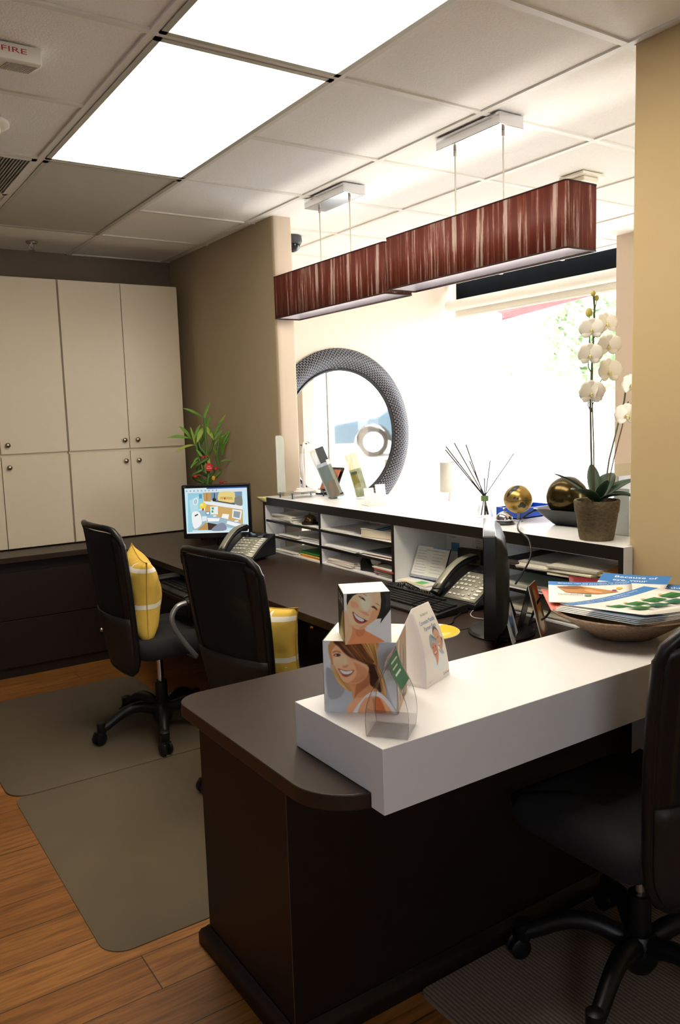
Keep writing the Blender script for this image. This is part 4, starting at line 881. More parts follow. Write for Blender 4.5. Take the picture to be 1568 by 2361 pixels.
# ------------------------------------------------------------------ cushions
def cushion_mat():
    m = bpy.data.materials.new('yellow_branch_fabric'); m.use_nodes = True
    nt = m.node_tree; N = nt.nodes; L = nt.links; b = N['Principled BSDF']; b.inputs['Roughness'].default_value = .9
    tc = N.new('ShaderNodeTexCoord')
    def band(scale, rot, off, th):
        mp = N.new('ShaderNodeMapping'); mp.inputs['Rotation'].default_value = (0, 0, rot); mp.inputs['Location'].default_value = (off, off * .7, 0)
        L.new(tc.outputs['UV'], mp.inputs['Vector'])
        w = N.new('ShaderNodeTexWave'); w.wave_type = 'BANDS'; w.bands_direction = 'Y'; w.inputs['Scale'].default_value = scale
        w.inputs['Distortion'].default_value = 3.2; w.inputs['Detail'].default_value = 0; w.inputs['Detail Scale'].default_value = .45
        L.new(mp.outputs['Vector'], w.inputs['Vector'])
        g = N.new('ShaderNodeMath'); g.operation = 'GREATER_THAN'; g.inputs[1].default_value = th; L.new(w.outputs['Fac'], g.inputs[0]); return g
    b1 = band(.75, .12, .3, .965)
    vo = N.new('ShaderNodeTexVoronoi'); vo.inputs['Scale'].default_value = 7; vo.inputs['Randomness'].default_value = .8
    mp = N.new('ShaderNodeMapping'); mp.inputs['Scale'].default_value = (1.5, .75, 1); mp.inputs['Rotation'].default_value = (0, 0, .5); L.new(tc.outputs['UV'], mp.inputs['Vector']); L.new(mp.outputs['Vector'], vo.inputs['Vector'])
    w2 = band(.75, .12, .3, .72)
    lt = N.new('ShaderNodeMath'); lt.operation = 'LESS_THAN'; lt.inputs[1].default_value = .2; L.new(vo.outputs['Distance'], lt.inputs[0])
    an = N.new('ShaderNodeMath'); an.operation = 'MULTIPLY'; L.new(lt.outputs[0], an.inputs[0]); L.new(w2.outputs[0], an.inputs[1])
    mxx = N.new('ShaderNodeMath'); mxx.operation = 'MAXIMUM'; L.new(b1.outputs[0], mxx.inputs[0]); L.new(an.outputs[0], mxx.inputs[1])
    mx = N.new('ShaderNodeMix'); mx.data_type = 'RGBA'; mx.inputs['A'].default_value = lin('d6b14a'); mx.inputs['B'].default_value = lin('ebe6d8')
    L.new(mxx.outputs[0], mx.inputs['Factor']); L.new(mx.outputs['Result'], b.inputs['Base Color'])
    n = N.new('ShaderNodeTexNoise'); n.inputs['Scale'].default_value = 9; n.inputs['Detail'].default_value = 2; L.new(tc.outputs['Object'], n.inputs['Vector'])
    bp = N.new('ShaderNodeBump'); bp.inputs['Strength'].default_value = .6; bp.inputs['Distance'].default_value = .02; L.new(n.outputs['Fac'], bp.inputs['Height']); L.new(bp.outputs['Normal'], b.inputs['Normal'])
    return m
CUSH = cushion_mat()
def cushion(label, loc_, rot, size=.42, th=.075):
    m = MB(); n = 18
    def f(sg):
        def g(i, j):
            u, v = i * 2 - 1, j * 2 - 1
            pin = 1 - .10 * (1 - u * u) * abs(v) ** 3 * .9
            x = u * size / 2 * (1 - .13 * (1 - v * v) * u * u) ; y = v * size / 2 * (1 - .13 * (1 - u * u) * v * v)
            h = th * ((1 - u * u) * (1 - v * v)) ** .5 * (1 + .15 * u * u * v * v)
            h *= 1 + .12 * math.sin(5 * u + 2) * math.cos(4 * v)
            return V((x, y, sg * h))
        return g
    uv = m.bm.loops.layers.uv.new('UVMap')
    for sg in (-1, 1):
        m.grid(f(sg), n, n)
    bmesh.ops.remove_doubles(m.bm, verts=m.bm.verts, dist=1e-5)
    for fc in m.bm.faces:
        for l in fc.loops: l[uv].uv = (l.vert.co.x / size + .5, l.vert.co.y / size + .5)
    o = m.build('cushion', CUSH, smooth=80)
    sd = MB(); e = []
    for k in range(18): e.append(f(1)(k / 18, 0))
    for k in range(18): e.append(f(1)(1, k / 18))
    for k in range(18): e.append(f(1)(1 - k / 18, 1))
    for k in range(18): e.append(f(1)(0, 1 - k / 18))
    sd.tube(e + e[:1], .0022, 5, cap=False); sd.build('seam', mat('cushion_seam', 'b8923a', rough=.9), o)
    o.location = loc_; o.rotation_euler = rot
    return tag(o, label, 'cushion')
cushion('yellow cushion with white branch pattern propped on the left chair', (1.205, 3.46, .665), (math.radians(91), math.radians(-5), math.radians(80)), .38, .085)
cushion('yellow cushion on the middle chair, showing beyond the right edge of its backrest', (1.372, 2.60, .585), (math.radians(86), math.radians(-2), math.radians(108)), .36, .062)
# ------------------------------------------------------------------ monitors
def monitor(label, loc_, rz, w, h, z0, screen, depth=.05):
    """local: screen faces -y"""
    t = thing('monitor', label, 'computer monitor', loc_, rz)
    m = MB(); m.prism(rrect(-w / 2, w / 2, z0, z0 + h, .006, 3), -.012, .028)
    for v in m.bm.verts: v.co = V((v.co.x, v.co.z, v.co.y))
    m.build('bezel', mat('monitor_black', '0f0f11', rough=.25), t, bevel=.003)
    b = MB(); rings = []
    for y, s_, dz in ((.028, .97, 0), (.045, .9, 0), (.062, .72, -.01), (.07, .4, -.015)):
        rings.append([b.v((x * s_, y, (z - z0 - h / 2) * s_ + z0 + h / 2 + dz)) for x, z in rrect(-w / 2, w / 2, z0, z0 + h, .02, 4)])
    for a, c in zip(rings, rings[1:]):
        for i in range(len(a)): b.face((a[i], a[(i + 1) % len(a)], c[(i + 1) % len(a)], c[i]))
    b.face(rings[-1]); b.build('rear_shell', BLK, t, smooth=40)
    s = MB(); bz = .017
    fn = plane((-w / 2 + bz, -.0125, z0 + .03), (w - 2 * bz, 0, 0), (0, 0, h - .03 - bz))
    sc = MB(); sc.poly([fn(0, 0), fn(1, 0), fn(1, 1), fn(0, 1)])
    if screen:
        scr = sc.build('screen', emit('screen_base', 'd2f2fb', .8), t, smooth=0)
        art('screen_picture', ART_SCREEN, fn, t, matfn=lambda x: emit('screen_' + x, x, .85))
    else:
        scr = sc.build('screen', mat('dark_screen', '16181c', rough=.1), t, smooth=0)
    n = MB(); n.tube([(0, .045, z0 + h * .35), (0, .075, z0 + .03), (0, .07, .02)], .026, 12, flatten=.7); n.build('neck', BLK, t)
    b = MB(); b.X = Matrix.Translation((0, .045, 0)) @ Matrix.Diagonal((1, .86, 1, 1))
    b.lathe([(.001, 0), (.125, 0), (.128, .006), (.12, .014), (.07, .022), (.04, .028), (.001, .03)], seg=40); b.build('stand_base', BLK, t)
    return t
M1 = monitor('black monitor showing an office picture, on the worktop by the cabinets', (1.88, 4.055, D), math.radians(-33.6), .378, .298, .075, True)
M2 = monitor('black monitor seen edge-on behind the keyboard, by the near phone', (1.845, 1.905, D), math.radians(-134), .42, .325, .03, False)
art('badge', [('t', '8c8c90', 'NEC', 0, 0, 1, 1)], plane((-.180, -.0125, .075 + .2865), (.016, 0, 0), (0, 0, .005)), M1, clip=False)

# ------------------------------------------------------------------ phones
PH_S = mat('phone_silver', '9b9a8c', rough=.35, metal=.35, amt=.04)
PH_D = mat('phone_dark', '191b1e', rough=.35)
KEYM = mat('phone_key', 'c9c8bd', rough=.45)
def phone(label, loc_, rz):
    t = thing('desk_phone', label, 'telephone', loc_, rz)
    def top(y): q = (y + .105) / .21; return .024 + .098 * q + .012 * math.sin(PI * q)
    ys = [-.105 + .021 * k for k in range(11)]
    m = MB(); A = []
    for x in (-.12, .12):
        A.append(([m.v((x, y, .012 if -.09 < y else .006)) for y in ys], [m.v((x, y, top(y))) for y in ys]))
    (b0, t0), (b1, t1) = A
    for i in range(10):
        m.face((t0[i], t1[i], t1[i + 1], t0[i + 1])); m.face((b0[i], b0[i + 1], b1[i + 1], b1[i]))
        m.face((b0[i], t0[i], t0[i + 1], b0[i + 1])); m.face((b1[i], b1[i + 1], t1[i + 1], t1[i]))
    m.face((b0[0], b1[0], t1[0], t0[0])); m.face((b0[-1], t0[-1], t1[-1], b1[-1]))
    m.build('phone_body', PH_D, t, bevel=.005)
    f = MB(); f.box(-.08, .08, -.07, .06, 0, .014); f.build('foot', PH_D, t)
    p = MB(); p.grid(lambda i, j: V((-.042 + .158 * i, -.103 + .142 * j, top(-.103 + .142 * j) + .0045)), 2, 10); p.build('faceplate', PH_S, t, solid=.003)
    d = MB(); d.grid(lambda i, j: V((-.03 + .105 * i, .045 + .05 * j, top(.045 + .05 * j) + .005)), 2, 3); d.build('display', mat('phone_display', '23262b', rough=.12), t, solid=.004)
    k = MB()
    def key(x, y, w, h, mm):
        z = top(y) + .0062; sl = .46
        X0 = mm.X; mm.X = X0 @ Matrix.Translation((x, y, z)) @ Matrix.Rotation(sl, 4, 'X'); mm.box(-w / 2, w / 2, -h / 2, h / 2, 0, .003); mm.X = X0
    for r in range(4):
        for c in range(3): key(-.012 + .022 * c, -.055 + .021 * r, .015, .01, k)
    for c in range(4): key(-.026 + .022 * c, -.084, .014, .008, k)
    for r in range(5): key(.063, -.075 + .02 * r, .01, .008, k); key(-.032, -.058 + .021 * r, .008, .008, k)
    k.build('keypad', KEYM, t, smooth=0)
    k = MB()
    for r in range(8): key(.094, -.088 + .0165 * r, .024, .010, k)
    k.build('line_key', mat('line_key_label', 'e9e9e0', rough=.5), t, smooth=0)
    h = MB(); P = []
    for i in range(13):
        q = i / 12; y = -.112 + .232 * q
        P.append((-.083, y, top(y) + .020 + .016 * math.sin(PI * q)))
    h.tube(P, lambda q: .024 - .004 * math.sin(PI * q), 12, flatten=.62)
    for y in (-.092, .098): h.X = Matrix.Translation((-.083, y, top(y) + .008)); h.lathe([(.022, 0), (.024, .02)], seg=16)
    h.X = Matrix.Identity(4); ho = h.build('handset', PH_D, t, smooth=50)
    h = MB(); h.grid(lambda i, j: V((-.083 + (i - .5) * .034, P[0][1] + .01 + (P[-1][1] - P[0][1] - .02) * j, top(P[0][1] + .01 + .212 * j) + .0355 + .0185 * math.sin(PI * (.04 + .92 * j)))), 3, 12)
    h.build('handset_cover', PH_S, ho, smooth=60, solid=.003)
    return t
phone('grey and black desk phone in front of the lit monitor', (1.885, 3.735, D), math.radians(-64))
phone('grey and black desk phone in the open shelf bay, beside the edge-on monitor', (2.095, 2.255, D), math.radians(-86))
def coil(name, label, pts, r, turns):
    m = MB(); P = [V(p) for p in pts]; out = []
    n = turns * 10
    for i in range(n + 1):
        q = i / n * (len(P) - 1); k = min(int(q), len(P) - 2); b = P[k].lerp(P[k + 1], q - k)
        d = (P[k + 1] - P[k]).normalized(); a = d.cross(V((0, 0, 1))).normalized(); c = d.cross(a)
        an = 2 * PI * turns * i / n
        out.append(b + a * r * math.cos(an) + c * r * math.sin(an))
    m.tube(out, .0022, 5); return tag(m.build(name, BLK, smooth=60), label, 'phone cord')
coil('coiled_cord', 'black coiled phone cord lying on the worktop before the lit monitor', [(1.80, 3.80, D + .012), (1.70, 3.85, D + .01), (1.62, 3.79, D + .01), (1.66, 3.70, D + .01)], .008, 34)
coil('coiled_cord', 'black coiled phone cord heaped beside the near phone above the keyboard', [(2.02, 2.40, D + .016), (1.985, 2.50, D + .014), (2.02, 2.57, D + .012), (2.0, 2.66, D + .012), (2.03, 2.58, D + .026), (2.0, 2.46, D + .024)], .010, 44)

# ------------------------------------------------------------------ keyboards
def keyboard(label, loc_, rz, w=.46, d=.17):
    t = thing('keyboard', label, 'keyboard', loc_, rz)
    m = MB()
    prof = [(-d / 2, 0), (d / 2, 0), (d / 2, .03), (d / 2 - .03, .03), (-d / 2 + .012, .016), (-d / 2, .010)]
    A = [m.v((-w / 2, y, z)) for y, z in prof]; B = [m.v((w / 2, y, z)) for y, z in prof]
    m.face(A); m.face(B[::-1])
    for i in range(6): m.face((A[i], A[(i + 1) % 6], B[(i + 1) % 6], B[i]))
    m.build('case', mat('keyboard_case', '141414', rough=.5), t, bevel=.003)
    k = MB()
    def blk(x0, n, rows, r0=0):
        for r in range(rows):
            y = -d / 2 + .03 + (r + r0) * .0195 + (.008 if r + r0 == 5 else 0)
            z = .016 + (.014) * ((y + d / 2 - .012) / (d - .042))
            for c in range(n):
                x = x0 + c * .0192; ww = .0165
                k.box(x, x + ww, y, y + .0165, z, z + .008)
    blk(-w / 2 + .012, 15, 6); blk(-w / 2 + .012 + .0192 * 15 + .008, 3, 6); blk(-w / 2 + .012 + .0192 * 18 + .016, 4, 5)
    k.build('keys', mat('keyboard_key', '1a1a1b', rough=.4), t, smooth=0)
    return t
keyboard('black keyboard on the worktop between the near phone and the stacked boxes', (1.885, 2.365, D), math.radians(-89))
t = thing('keyboard_tray', 'dark slide-out keyboard tray under the worktop beside the left chair', 'keyboard tray', (1.58, 3.72, .585))
MB().box(-.17, .19, -.36, .34, 0, .018).build('tray_board', ESP, t, bevel=.001)
for y in (-.34, .32): MB().box(.10, .13, y - .01, y + .01, .018, .0855).build('bracket', BLK, t)
keyboard('black keyboard on the slide-out tray beside the left chair', (1.50, 3.70, .6035), math.radians(-90))
tag(MB().prism(rrect(1.44, 1.56, 3.965, 4.055, .004, 2), .6032, .6044).build('paper_sheet', PAPER), 'white sheet of paper on the slide-out keyboard tray', 'paper')

# mouse mat and cables
t = thing('mouse_mat', 'round yellow and white mouse mat on the worktop behind the payment card', 'mouse mat', (1.695, 2.025, D + .0003))
MB().lathe([(.001, 0), (.1, 0), (.1, .003), (.001, .003)], seg=48).build('mat_base', PAPER, t)
import itertools
art('printed_face', [('p', 'f2ead2', ell(.5, .5, .49, .49, 0, 40)), ('p', 'f0c531', [(.5 + .49 * math.cos(a), .5 + .49 * math.sin(a)) for a in [math.radians(200 + 7 * i) for i in range(27)]]), ('p', 'f6dc7a', ell(.45, .2, .25, .08))], plane((-.1, -.1, .003), (.2, 0, 0), (0, .2, 0)), t)
def cable(label, pts, r=.0025, m=None, name='cable'):
    P = [V(p) for p in pts]; sm = []
    for i in range(len(P) - 1):
        a, b_, c_, d_ = P[max(0, i - 1)], P[i], P[i + 1], P[min(len(P) - 1, i + 2)]
        for q in range(8):
            q /= 8
            sm.append(.5 * ((2 * b_) + (c_ - a) * q + (2 * a - 5 * b_ + 4 * c_ - d_) * q * q + (3 * b_ - a - 3 * c_ + d_) * q ** 3))
    sm.append(P[-1])
    return tag(MB().tube(sm, r, 6).build(name, m or BLK, smooth=60), label, 'cable')
cable('black cable rising from the edge-on monitor to the dark dish', [(1.93, 1.86, .86), (2.02, 1.88, .93), (2.06, 1.92, .985), (2.09, 2.0, 1.012), (2.19, 2.08, 1.03), (2.27, 2.09, 1.055), (2.33, 2.07, 1.052)], .0035)
cable('black looped cable hanging behind the edge-on monitor', [(1.93, 1.80, .73), (1.955, 1.79, .80), (1.965, 1.765, .835), (1.99, 1.755, .80), (1.97, 1.77, .755), (1.93, 1.80, .74)], .004)
cable('thin dark cable trailing from the keyboard across the worktop', [(1.93, 2.13, D + .008), (1.87, 2.10, D + .003), (1.83, 2.06, D + .003), (1.79, 2.04, D + .004)], .002)
cable('pale cable looping on the worktop under the near phone', [(2.0, 2.14, D + .003), (1.95, 2.10, D + .0025), (1.93, 2.05, D + .003), (1.97, 2.0, D + .003), (2.05, 2.02, D + .003)], .002, mat('pale_cable', 'b5b1a6', rough=.5))
# spectacles of small photo cards behind the ledge
def easel(label, p0, p1, h, cols):
    p0, p1 = V(p0), V(p1); u = p1 - p0; n = V((0, 0, 1)).cross(u).normalized()
    t = thing('photo_card', label, 'photo card', p0)
    v = V((0, 0, h)) - n * (h * -.25)
    a = MB(); a.poly([V(), u, u + v, v]); a.build('front_panel', mat('photo_card_edge', 'd9d9d4', rough=.4), t, smooth=0, solid=.003)
    bk = n * (h * .5)
    a = MB(); a.poly([bk, bk + u, u + v, v]); a.build('back_panel', mat('photo_card_dark', '22201f', rough=.3), t, smooth=0, solid=.003)
    fn0 = plane((0, 0, 0), u, v); sg = 1 if u.cross(v).dot(n) < 0 else -1
    picture('printed_photo', [(q[0], q[1], q[2], 1, .06) for q in cols], lambda a_, b_, h_=0: fn0(a_, b_, h_ * sg + .0022 * sg), t, 40)
easel('standing photo card with a blue and white picture, behind the white ledge', (1.797, 1.745, D), (1.867, 1.787, D), .115, [('p', 'd5d7da', [(0, 0), (1, 0), (1, 1), (0, 1)]), ('p', '5b7ea8', ell(.5, .55, .3, .4)), ('p', '27374c', ell(.45, .3, .2, .2)), ('p', 'e8ebee', ell(.6, .8, .2, .1))])
easel('standing photo card with an orange brown picture, behind the white ledge by the bowl', (1.925, 1.745, D), (2.01, 1.795, D), .165, [('p', '8a4a22', [(0, 0), (1, 0), (1, 1), (0, 1)]), ('p', 'c9873f', ell(.5, .6, .35, .3)), ('p', 'efe0c4', ell(.5, .25, .3, .2)), ('p', '3d1c10', ell(.2, .7, .15, .25)), ('p', 'b83c22', ell(.8, .75, .15, .2))])

# ------------------------------------------------------------------ boxes and cards on the white ledge
T = .8067
def printed_box(label, p0, u, depth_dir, size, front, side, tname='display_box'):
    """p0 = front left bottom corner; u = unit vector along the front"""
    w, d, h = size; u = V((*u, 0)).normalized(); b = V((*depth_dir, 0)).normalized()
    t = thing(tname, label, 'box', p0)
    m = MB(); P = [V(), u * w, u * w + b * d, b * d]
    lo = [m.v(p) for p in P]; hi = [m.v(p + V((0, 0, h))) for p in P]
    m.face(lo[::-1]); m.face(hi)
    for i in range(4): m.face((lo[i], lo[(i + 1) % 4], hi[(i + 1) % 4], hi[i]))
    m.build('carton', mat('glossy_card', 'eeebe2', rough=.25, amt=.02), t, bevel=.002)
    picture('front_picture', front, plane(-b * .0004, u * w, V((0, 0, h))), t, 170, gain=1.45)  # gain brightens the print colours to offset weak light on this face
    art('side_picture', side, plane(b * d - u * .0004, -b * d, V((0, 0, h))), t)
    return t, P
u1 = (.70, -.715); b1 = (.715, .70)
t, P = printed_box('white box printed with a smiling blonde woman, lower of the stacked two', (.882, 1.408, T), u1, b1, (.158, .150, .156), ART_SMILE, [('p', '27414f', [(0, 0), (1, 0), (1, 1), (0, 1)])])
ud = V((*u1, 0)).normalized(); bd = V((*b1, 0)).normalized()
hair = [('p', 'b58a52', [(0, 0), (1, 0), (1, 1), (0, 1)]), ('p', '6b4426', [(.1, .3), (.3, .9), (.45, .5), (.3, .1)], 1), ('p', 'e0cfa0', [(.0, .5), (.15, 1), (.28, .9), (.1, .4)], 1), ('p', '3a2114', [(.5, .1), (.62, .8), (.75, .6), (.7, .1)], 1), ('p', '8c5c30', [(.75, .2), (.85, .95), (.97, .6), (.9, .1)], 1)]
picture('end_picture', hair, plane(ud * .1584, bd * .150, V((0, 0, .156))), t, 80)
art('top_print', [('t', '8a8578', 'TOP', .78, .80, .1, .05), ('p', '9a9486', [(.60, .20), (.66, .21), (.66, .25), (.60, .24)])], plane((0, 0, .1562), ud * .158, bd * .150), t)
a2 = math.radians(-27); u2 = (math.cos(a2), math.sin(a2)); b2 = (-math.sin(a2), math.cos(a2))
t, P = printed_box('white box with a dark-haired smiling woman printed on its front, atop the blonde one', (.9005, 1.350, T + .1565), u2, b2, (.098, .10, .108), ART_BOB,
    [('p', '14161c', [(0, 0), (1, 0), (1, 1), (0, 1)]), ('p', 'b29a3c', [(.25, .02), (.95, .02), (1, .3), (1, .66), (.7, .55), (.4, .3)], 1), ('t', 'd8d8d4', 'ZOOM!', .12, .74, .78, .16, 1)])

# clear brochure holder in front of the boxes
t = thing('brochure_holder', 'clear plastic A-shaped card holder with a green label, before the stacked boxes', 'brochure holder', (.871, 1.24, T))
u = V((.64, -.768, 0)); nb = V((.768, .64, 0)); HW = .083; HH = .158; HD = .082
def wing(sg):
    def f(i, j, h=0):
        q = j
        x = HW / 2 + sg * ((HW / 2) * (1 - q) ** .9 + .014 * math.sin(PI * min(1, q * 1.25)) * (q < .8))
        return u * (x + sg * h) + nb * (HD * i + .012 * q) + V((0, 0, .0012 + HH * q))
    return f
CLR2 = clear('clear_plastic', 'f4f4f5', base=.035, edge=.55, rough=.06)
m = MB(); m.grid(wing(-1), 4, 16); m.build('left_panel', CLR2, t, smooth=60)
m = MB(); m.grid(wing(1), 4, 16); m.build('right_panel', CLR2, t, smooth=60)
FROST = clear('frosted_flap', 'dcdadd', base=.12, edge=.4, rough=.4)
m = MB(); m.poly([wing(-1)(0, 0), wing(1)(0, 0), wing(1)(1, 0), wing(-1)(1, 0)]); m.build('bottom_panel', FROST, t, smooth=0)
m = MB(); m.poly([wing(-1)(.98, 0), wing(1)(.98, 0), wing(1)(.9, .16), wing(-1)(.9, .16)]); m.build('insert_flap', FROST, t, smooth=0)
def lab(a, b, h=0): return wing(1)(.02 + .9 * a, .60 + .36 * b, h + .0008)
art('green_label', [('g', '2f6b4a', (0, 0, 1, 1)), ('p', 'c9d8c4', [(.15, .80), (.85, .80), (.85, .86), (.15, .86)]), ('p', 'c9d8c4', [(.15, .6), (.7, .6), (.7, .66), (.15, .66)]), ('p', 'c9d8c4', [(.15, .4), (.75, .4), (.75, .46), (.15, .46)])], lab, t)
m = MB()
for sg in (-1, 1):
    for i in (0, 1): m.tube([wing(sg)(i, k / 16) for k in range(17)], .0007, 4)
m.build('panel_edge', clear('plastic_edge', 'e4e6e8', base=.35, edge=.8, rough=.1), t)

# payment plan tent card
t = thing('tent_card', 'white folded tent card with an older couple and payment plan text, beside the boxes', 'tent card', (1.140, 1.378, T))
u = V((.922, .387, 0)); nb = V((-.387, .922, 0)); w = .121; h = .178
def tf(a, b, hh=0):
    wd = 1 - .30 * b
    return u * (w * ((a - .5) * wd + .5 + .02 * b)) + nb * (.046 * b - .012 * math.sin(PI * b) - hh) + V((0, 0, h * b))
def tb(a, b): 
    wd = 1 - .30 * b
    return u * (w * ((a - .5) * wd + .5 + .02 * b)) + nb * (.098 - .052 * b + .01 * math.sin(PI * b)) + V((0, 0, h * b))
CARD = mat('card_white', 'efe9e2', rough=.45, amt=.02)
m = MB(); m.grid(tf, 6, 12); m.build('front_panel', CARD, t, solid=.0008)
m = MB(); m.grid(tb, 6, 12); m.build('back_panel', CARD, t, solid=.0008)
m = MB(); m.poly([tf(0, 0), tf(1, 0), tb(1, 0), tb(0, 0)]); m.poly([tf(0.02, 0.02), tb(0.02, 0.02), tb(.03, .22), tf(.03, .22)]); m.build('gusset', CARD, t, smooth=0, solid=.0008)
m = MB(); m.grid(lambda i, j: tf(0, j).lerp(tb(0, j), i), 4, 12); m.build('side_panel', mat('card_side', 'e9e1dd', rough=.5, amt=.02), t, solid=.0006)
picture('couple_photo', ART_COUPLE, tf, t, 150, h=.0007, gain=1.05)
art('printed_front', [('t', '9b9a94', 'Ask about our', .28, .875, .42, .036), ('t', '5a86b4', 'Convenient Monthly', .11, .775, .80, .052), ('t', '5a86b4', 'Payment Plans', .24, .695, .60, .052), ('t', '5b5850', 'CareCredit', .72, .045, .25, .034)], tf, t, h0=.0013)

# ------------------------------------------------------------------ bowl with brochures
BX, BY = 1.842, 1.372
def bowl_mat():
    m = mat('weathered_bowl', '7a6350', rough=.6, amt=1.0, scale=130, bump=.7, bscale=220, stretch=(1, 1, 1.6)); return m
t = thing('bowl', 'wide weathered brown bowl at the right end of the white ledge', 'bowl', (BX, BY, T))
MB().lathe([(.001, 0), (.062, 0), (.09, .007), (.125, .03), (.160, .054), (.192, .070), (.198, .077), (.191, .079), (.155, .062), (.118, .038), (.08, .017), (.04, .012), (.001, .011)], seg=64, cap=False).build('bowl_shell', bowl_mat(), t, smooth=60)
def sheet(label, tl, tr, br, bl, layers, sag=.012, base='f1efe9', name='brochure', cat='brochure', thick=.0012, grp=None):
    tl, tr, br, bl = map(V, (tl, tr, br, bl)); o = (tl + tr + br + bl) / 4
    def f(a, b, h=0):
        p = bl.lerp(br, a).lerp(tl.lerp(tr, a), b) - o
        n = (br - bl).cross(tl - bl).normalized()
        return p + V((0, 0, -sag * 4 * a * (1 - a))) + n * h
    t = thing(name, label, cat, o, 0, grp)
    m = MB(); m.grid(f, 10, 6); m.build('paper', mat('print_' + base, base, rough=.35, amt=.03), t, solid=thick, smooth=60)
    if layers: art('printing', layers, f, t, h0=thick / 2 + .0004, dh=.00025)
    return t
HB = '3f7fc4'
def greens():
    L = [('g', HB, (0, .84, 1, 1)), ('t', 'e8eef6', 'see through transparent aligners nearly', .06, .935, .8, .035), ('t', 'e8eef6', 'invisible and removable', .10, .872, .6, .035)]
    for r in range(2):
        for c in range(4):
            x, y = .16 + .2 * c + .02 * r, .46 - .22 * r
            L += [('g', '2f7d3c' if r == 0 else ('2f7d3c' if c == 0 else '2c6f60'), (x, y, x + .15, y + .15)), ('p', '1f5c33', [(x + .02, y + .03), (x + .13, y + .03), (x + .13, y + .07), (x + .02, y + .07)])]
            if r == 0: L.append(('p', 'e0a040', ell(x + .04, y + .17, .02, .02)))
    for k in range(3): L.append(('p', '8f8d88', [(.15, .13 - .03 * k), (.9, .13 - .03 * k), (.9, .138 - .03 * k), (.15, .138 - .03 * k)]))
    return L
for k in range(4):
    dz = -.004 - .0035 * k; dx = .004 * k
    sheet('white brochure fanned under the one with green pictures', (1.668 - dx, 1.448 + .5 * dx, .907 + dz), (1.905 - dx, 1.352, .936 + dz), (1.985 - dx, 1.130, .925 + dz), (1.705 - dx, 1.222, .908 + dz), [('p', '6f7f93', [(0, 0), (.3, 0), (.25, .5), (0, .6)])], name='brochure', grp='brochures fanned under the green-picture sheet', sag=.006)
sheet('white brochure with rows of green pictures and a blue heading, front of the bowl', (1.672, 1.446, .909), (1.905, 1.352, .938), (1.985, 1.128, .932), (1.725, 1.222, .912), greens(), sag=.008)
sheet('white brochure with a tan photo and blue heading, leaning left in the bowl', (1.825, 1.625, .921), (1.995, 1.46, .925), (1.86, 1.36, .902), (1.70, 1.512, .898), [('g', HB, (0, .82, 1, 1)), ('t', 'eaf1fa', 'Braces can be invisible to others', .12, .90, .86, .045, 1), ('t', 'eaf1fa', 'and have more than you', .40, .835, .55, .04, 1),
    ('p', 'c08a52', [(.10, .74), (.36, .80), (.86, .46), (.62, .38), (.22, .46)]), ('p', '8a5a30', [(.12, .72), (.34, .78), (.5, .66), (.24, .62)], 1), ('p', 'dba878', ell(.55, .52, .13, .06, -.6)), ('p', 'e8c23a', ell(.86, .62, .04, .05)), ('p', 'a23a7c', ell(.80, .52, .03, .04)), ('t', '4d5560', 'Orthodontics', .12, .33, .3, .07), ('p', '7fa58a', [(.44, .28), (.52, .28), (.52, .36), (.44, .36)])], sag=.004)
sheet('white brochure with a blue heading standing up at the back of the bowl', (1.985, 1.55, .936), (2.075, 1.38, .938), (1.97, 1.34, .905), (1.88, 1.51, .905), [('g', HB, (0, .55, 1, 1)), ('t', 'eaf1fa', 'Because of', .2, .80, .62, .11, 1), ('t', 'eaf1fa', 'eye, your', .2, .62, .5, .11, 1)], sag=.002)
sheet('dark red leaflet at the back of the bowl between the blue headings', (1.945, 1.65, .918), (2.03, 1.53, .910), (1.95, 1.47, .89), (1.86, 1.57, .893), [('p', 'c9a9a4', [(.2, .3), (.7, .45), (.75, .4), (.25, .25)])], base='7c2028', sag=.002)
sheet('blue-headed brochure at the right end of the bowl, by the wall', (2.02, 1.46, .915), (2.125, 1.27, .925), (2.02, 1.20, .905), (1.92, 1.38, .898), [('g', HB, (0, .6, 1, 1)), ('t', 'eaf1fa', 'to the rescue', .3, .72, .6, .12, 1)], sag=.004)
sheet('pink leaflet under the tan photo brochure at the left rim of the bowl', (1.795, 1.628, .902), (1.9, 1.52, .895), (1.80, 1.36, .880), (1.672, 1.478, .884), [('p', 'd8b0a8', [(.1, .1), (.9, .12), (.9, .2), (.1, .18)]), ('p', 'b03e38', [(.1, .3), (.9, .3), (.9, .36), (.1, .36)])], base='d97c72', sag=.003)
# ------------------------------------------------------------------ contents of the pigeonholes
def sheets(where, x, y, z, n, w=.216, l=.28, cols=('eceae4', 'dcdad4', 'e6e2d8'), th=.0035, jit=.012, rz=0, nm='paper_sheet', grp=None):
    """n loose papers one above the other; x,y = middle, long side into the shelf"""
    for k in range(n):
        c = cols[k % len(cols)]
        o = MB().box(-l / 2, l / 2, -w / 2, w / 2, 0, th * .92).build(nm, mat('sheet_' + c, c, rough=.7, amt=.05, scale=12), smooth=0)
        o.location = (x + random.uniform(-jit, jit), y + random.uniform(-jit, jit), z + th * k)
        o.rotation_euler = (0, 0, rz + random.uniform(-.07, .07))
        tag(o, where, 'paper', grp or where)
Z0, Z1, Z2 = D + .0085, .7955, .8775
bx = XF + .155
sheets('white sheet in the pile left of the old brass bell', bx - .005, 3.71, Z2, 6, th=.006, cols=('e4e2dc', 'f0eee8', 'cfcdc6'))
sheets('pale sheet under the bell on the top shelf of the leftmost bay', bx, 3.45, Z2, 2, w=.2, th=.002, cols=('dfe6e6', 'ecebe6'))
sheets('loose white sheet on the middle shelf of the leftmost bay', bx, 3.66, Z1, 4, th=.003, jit=.02)
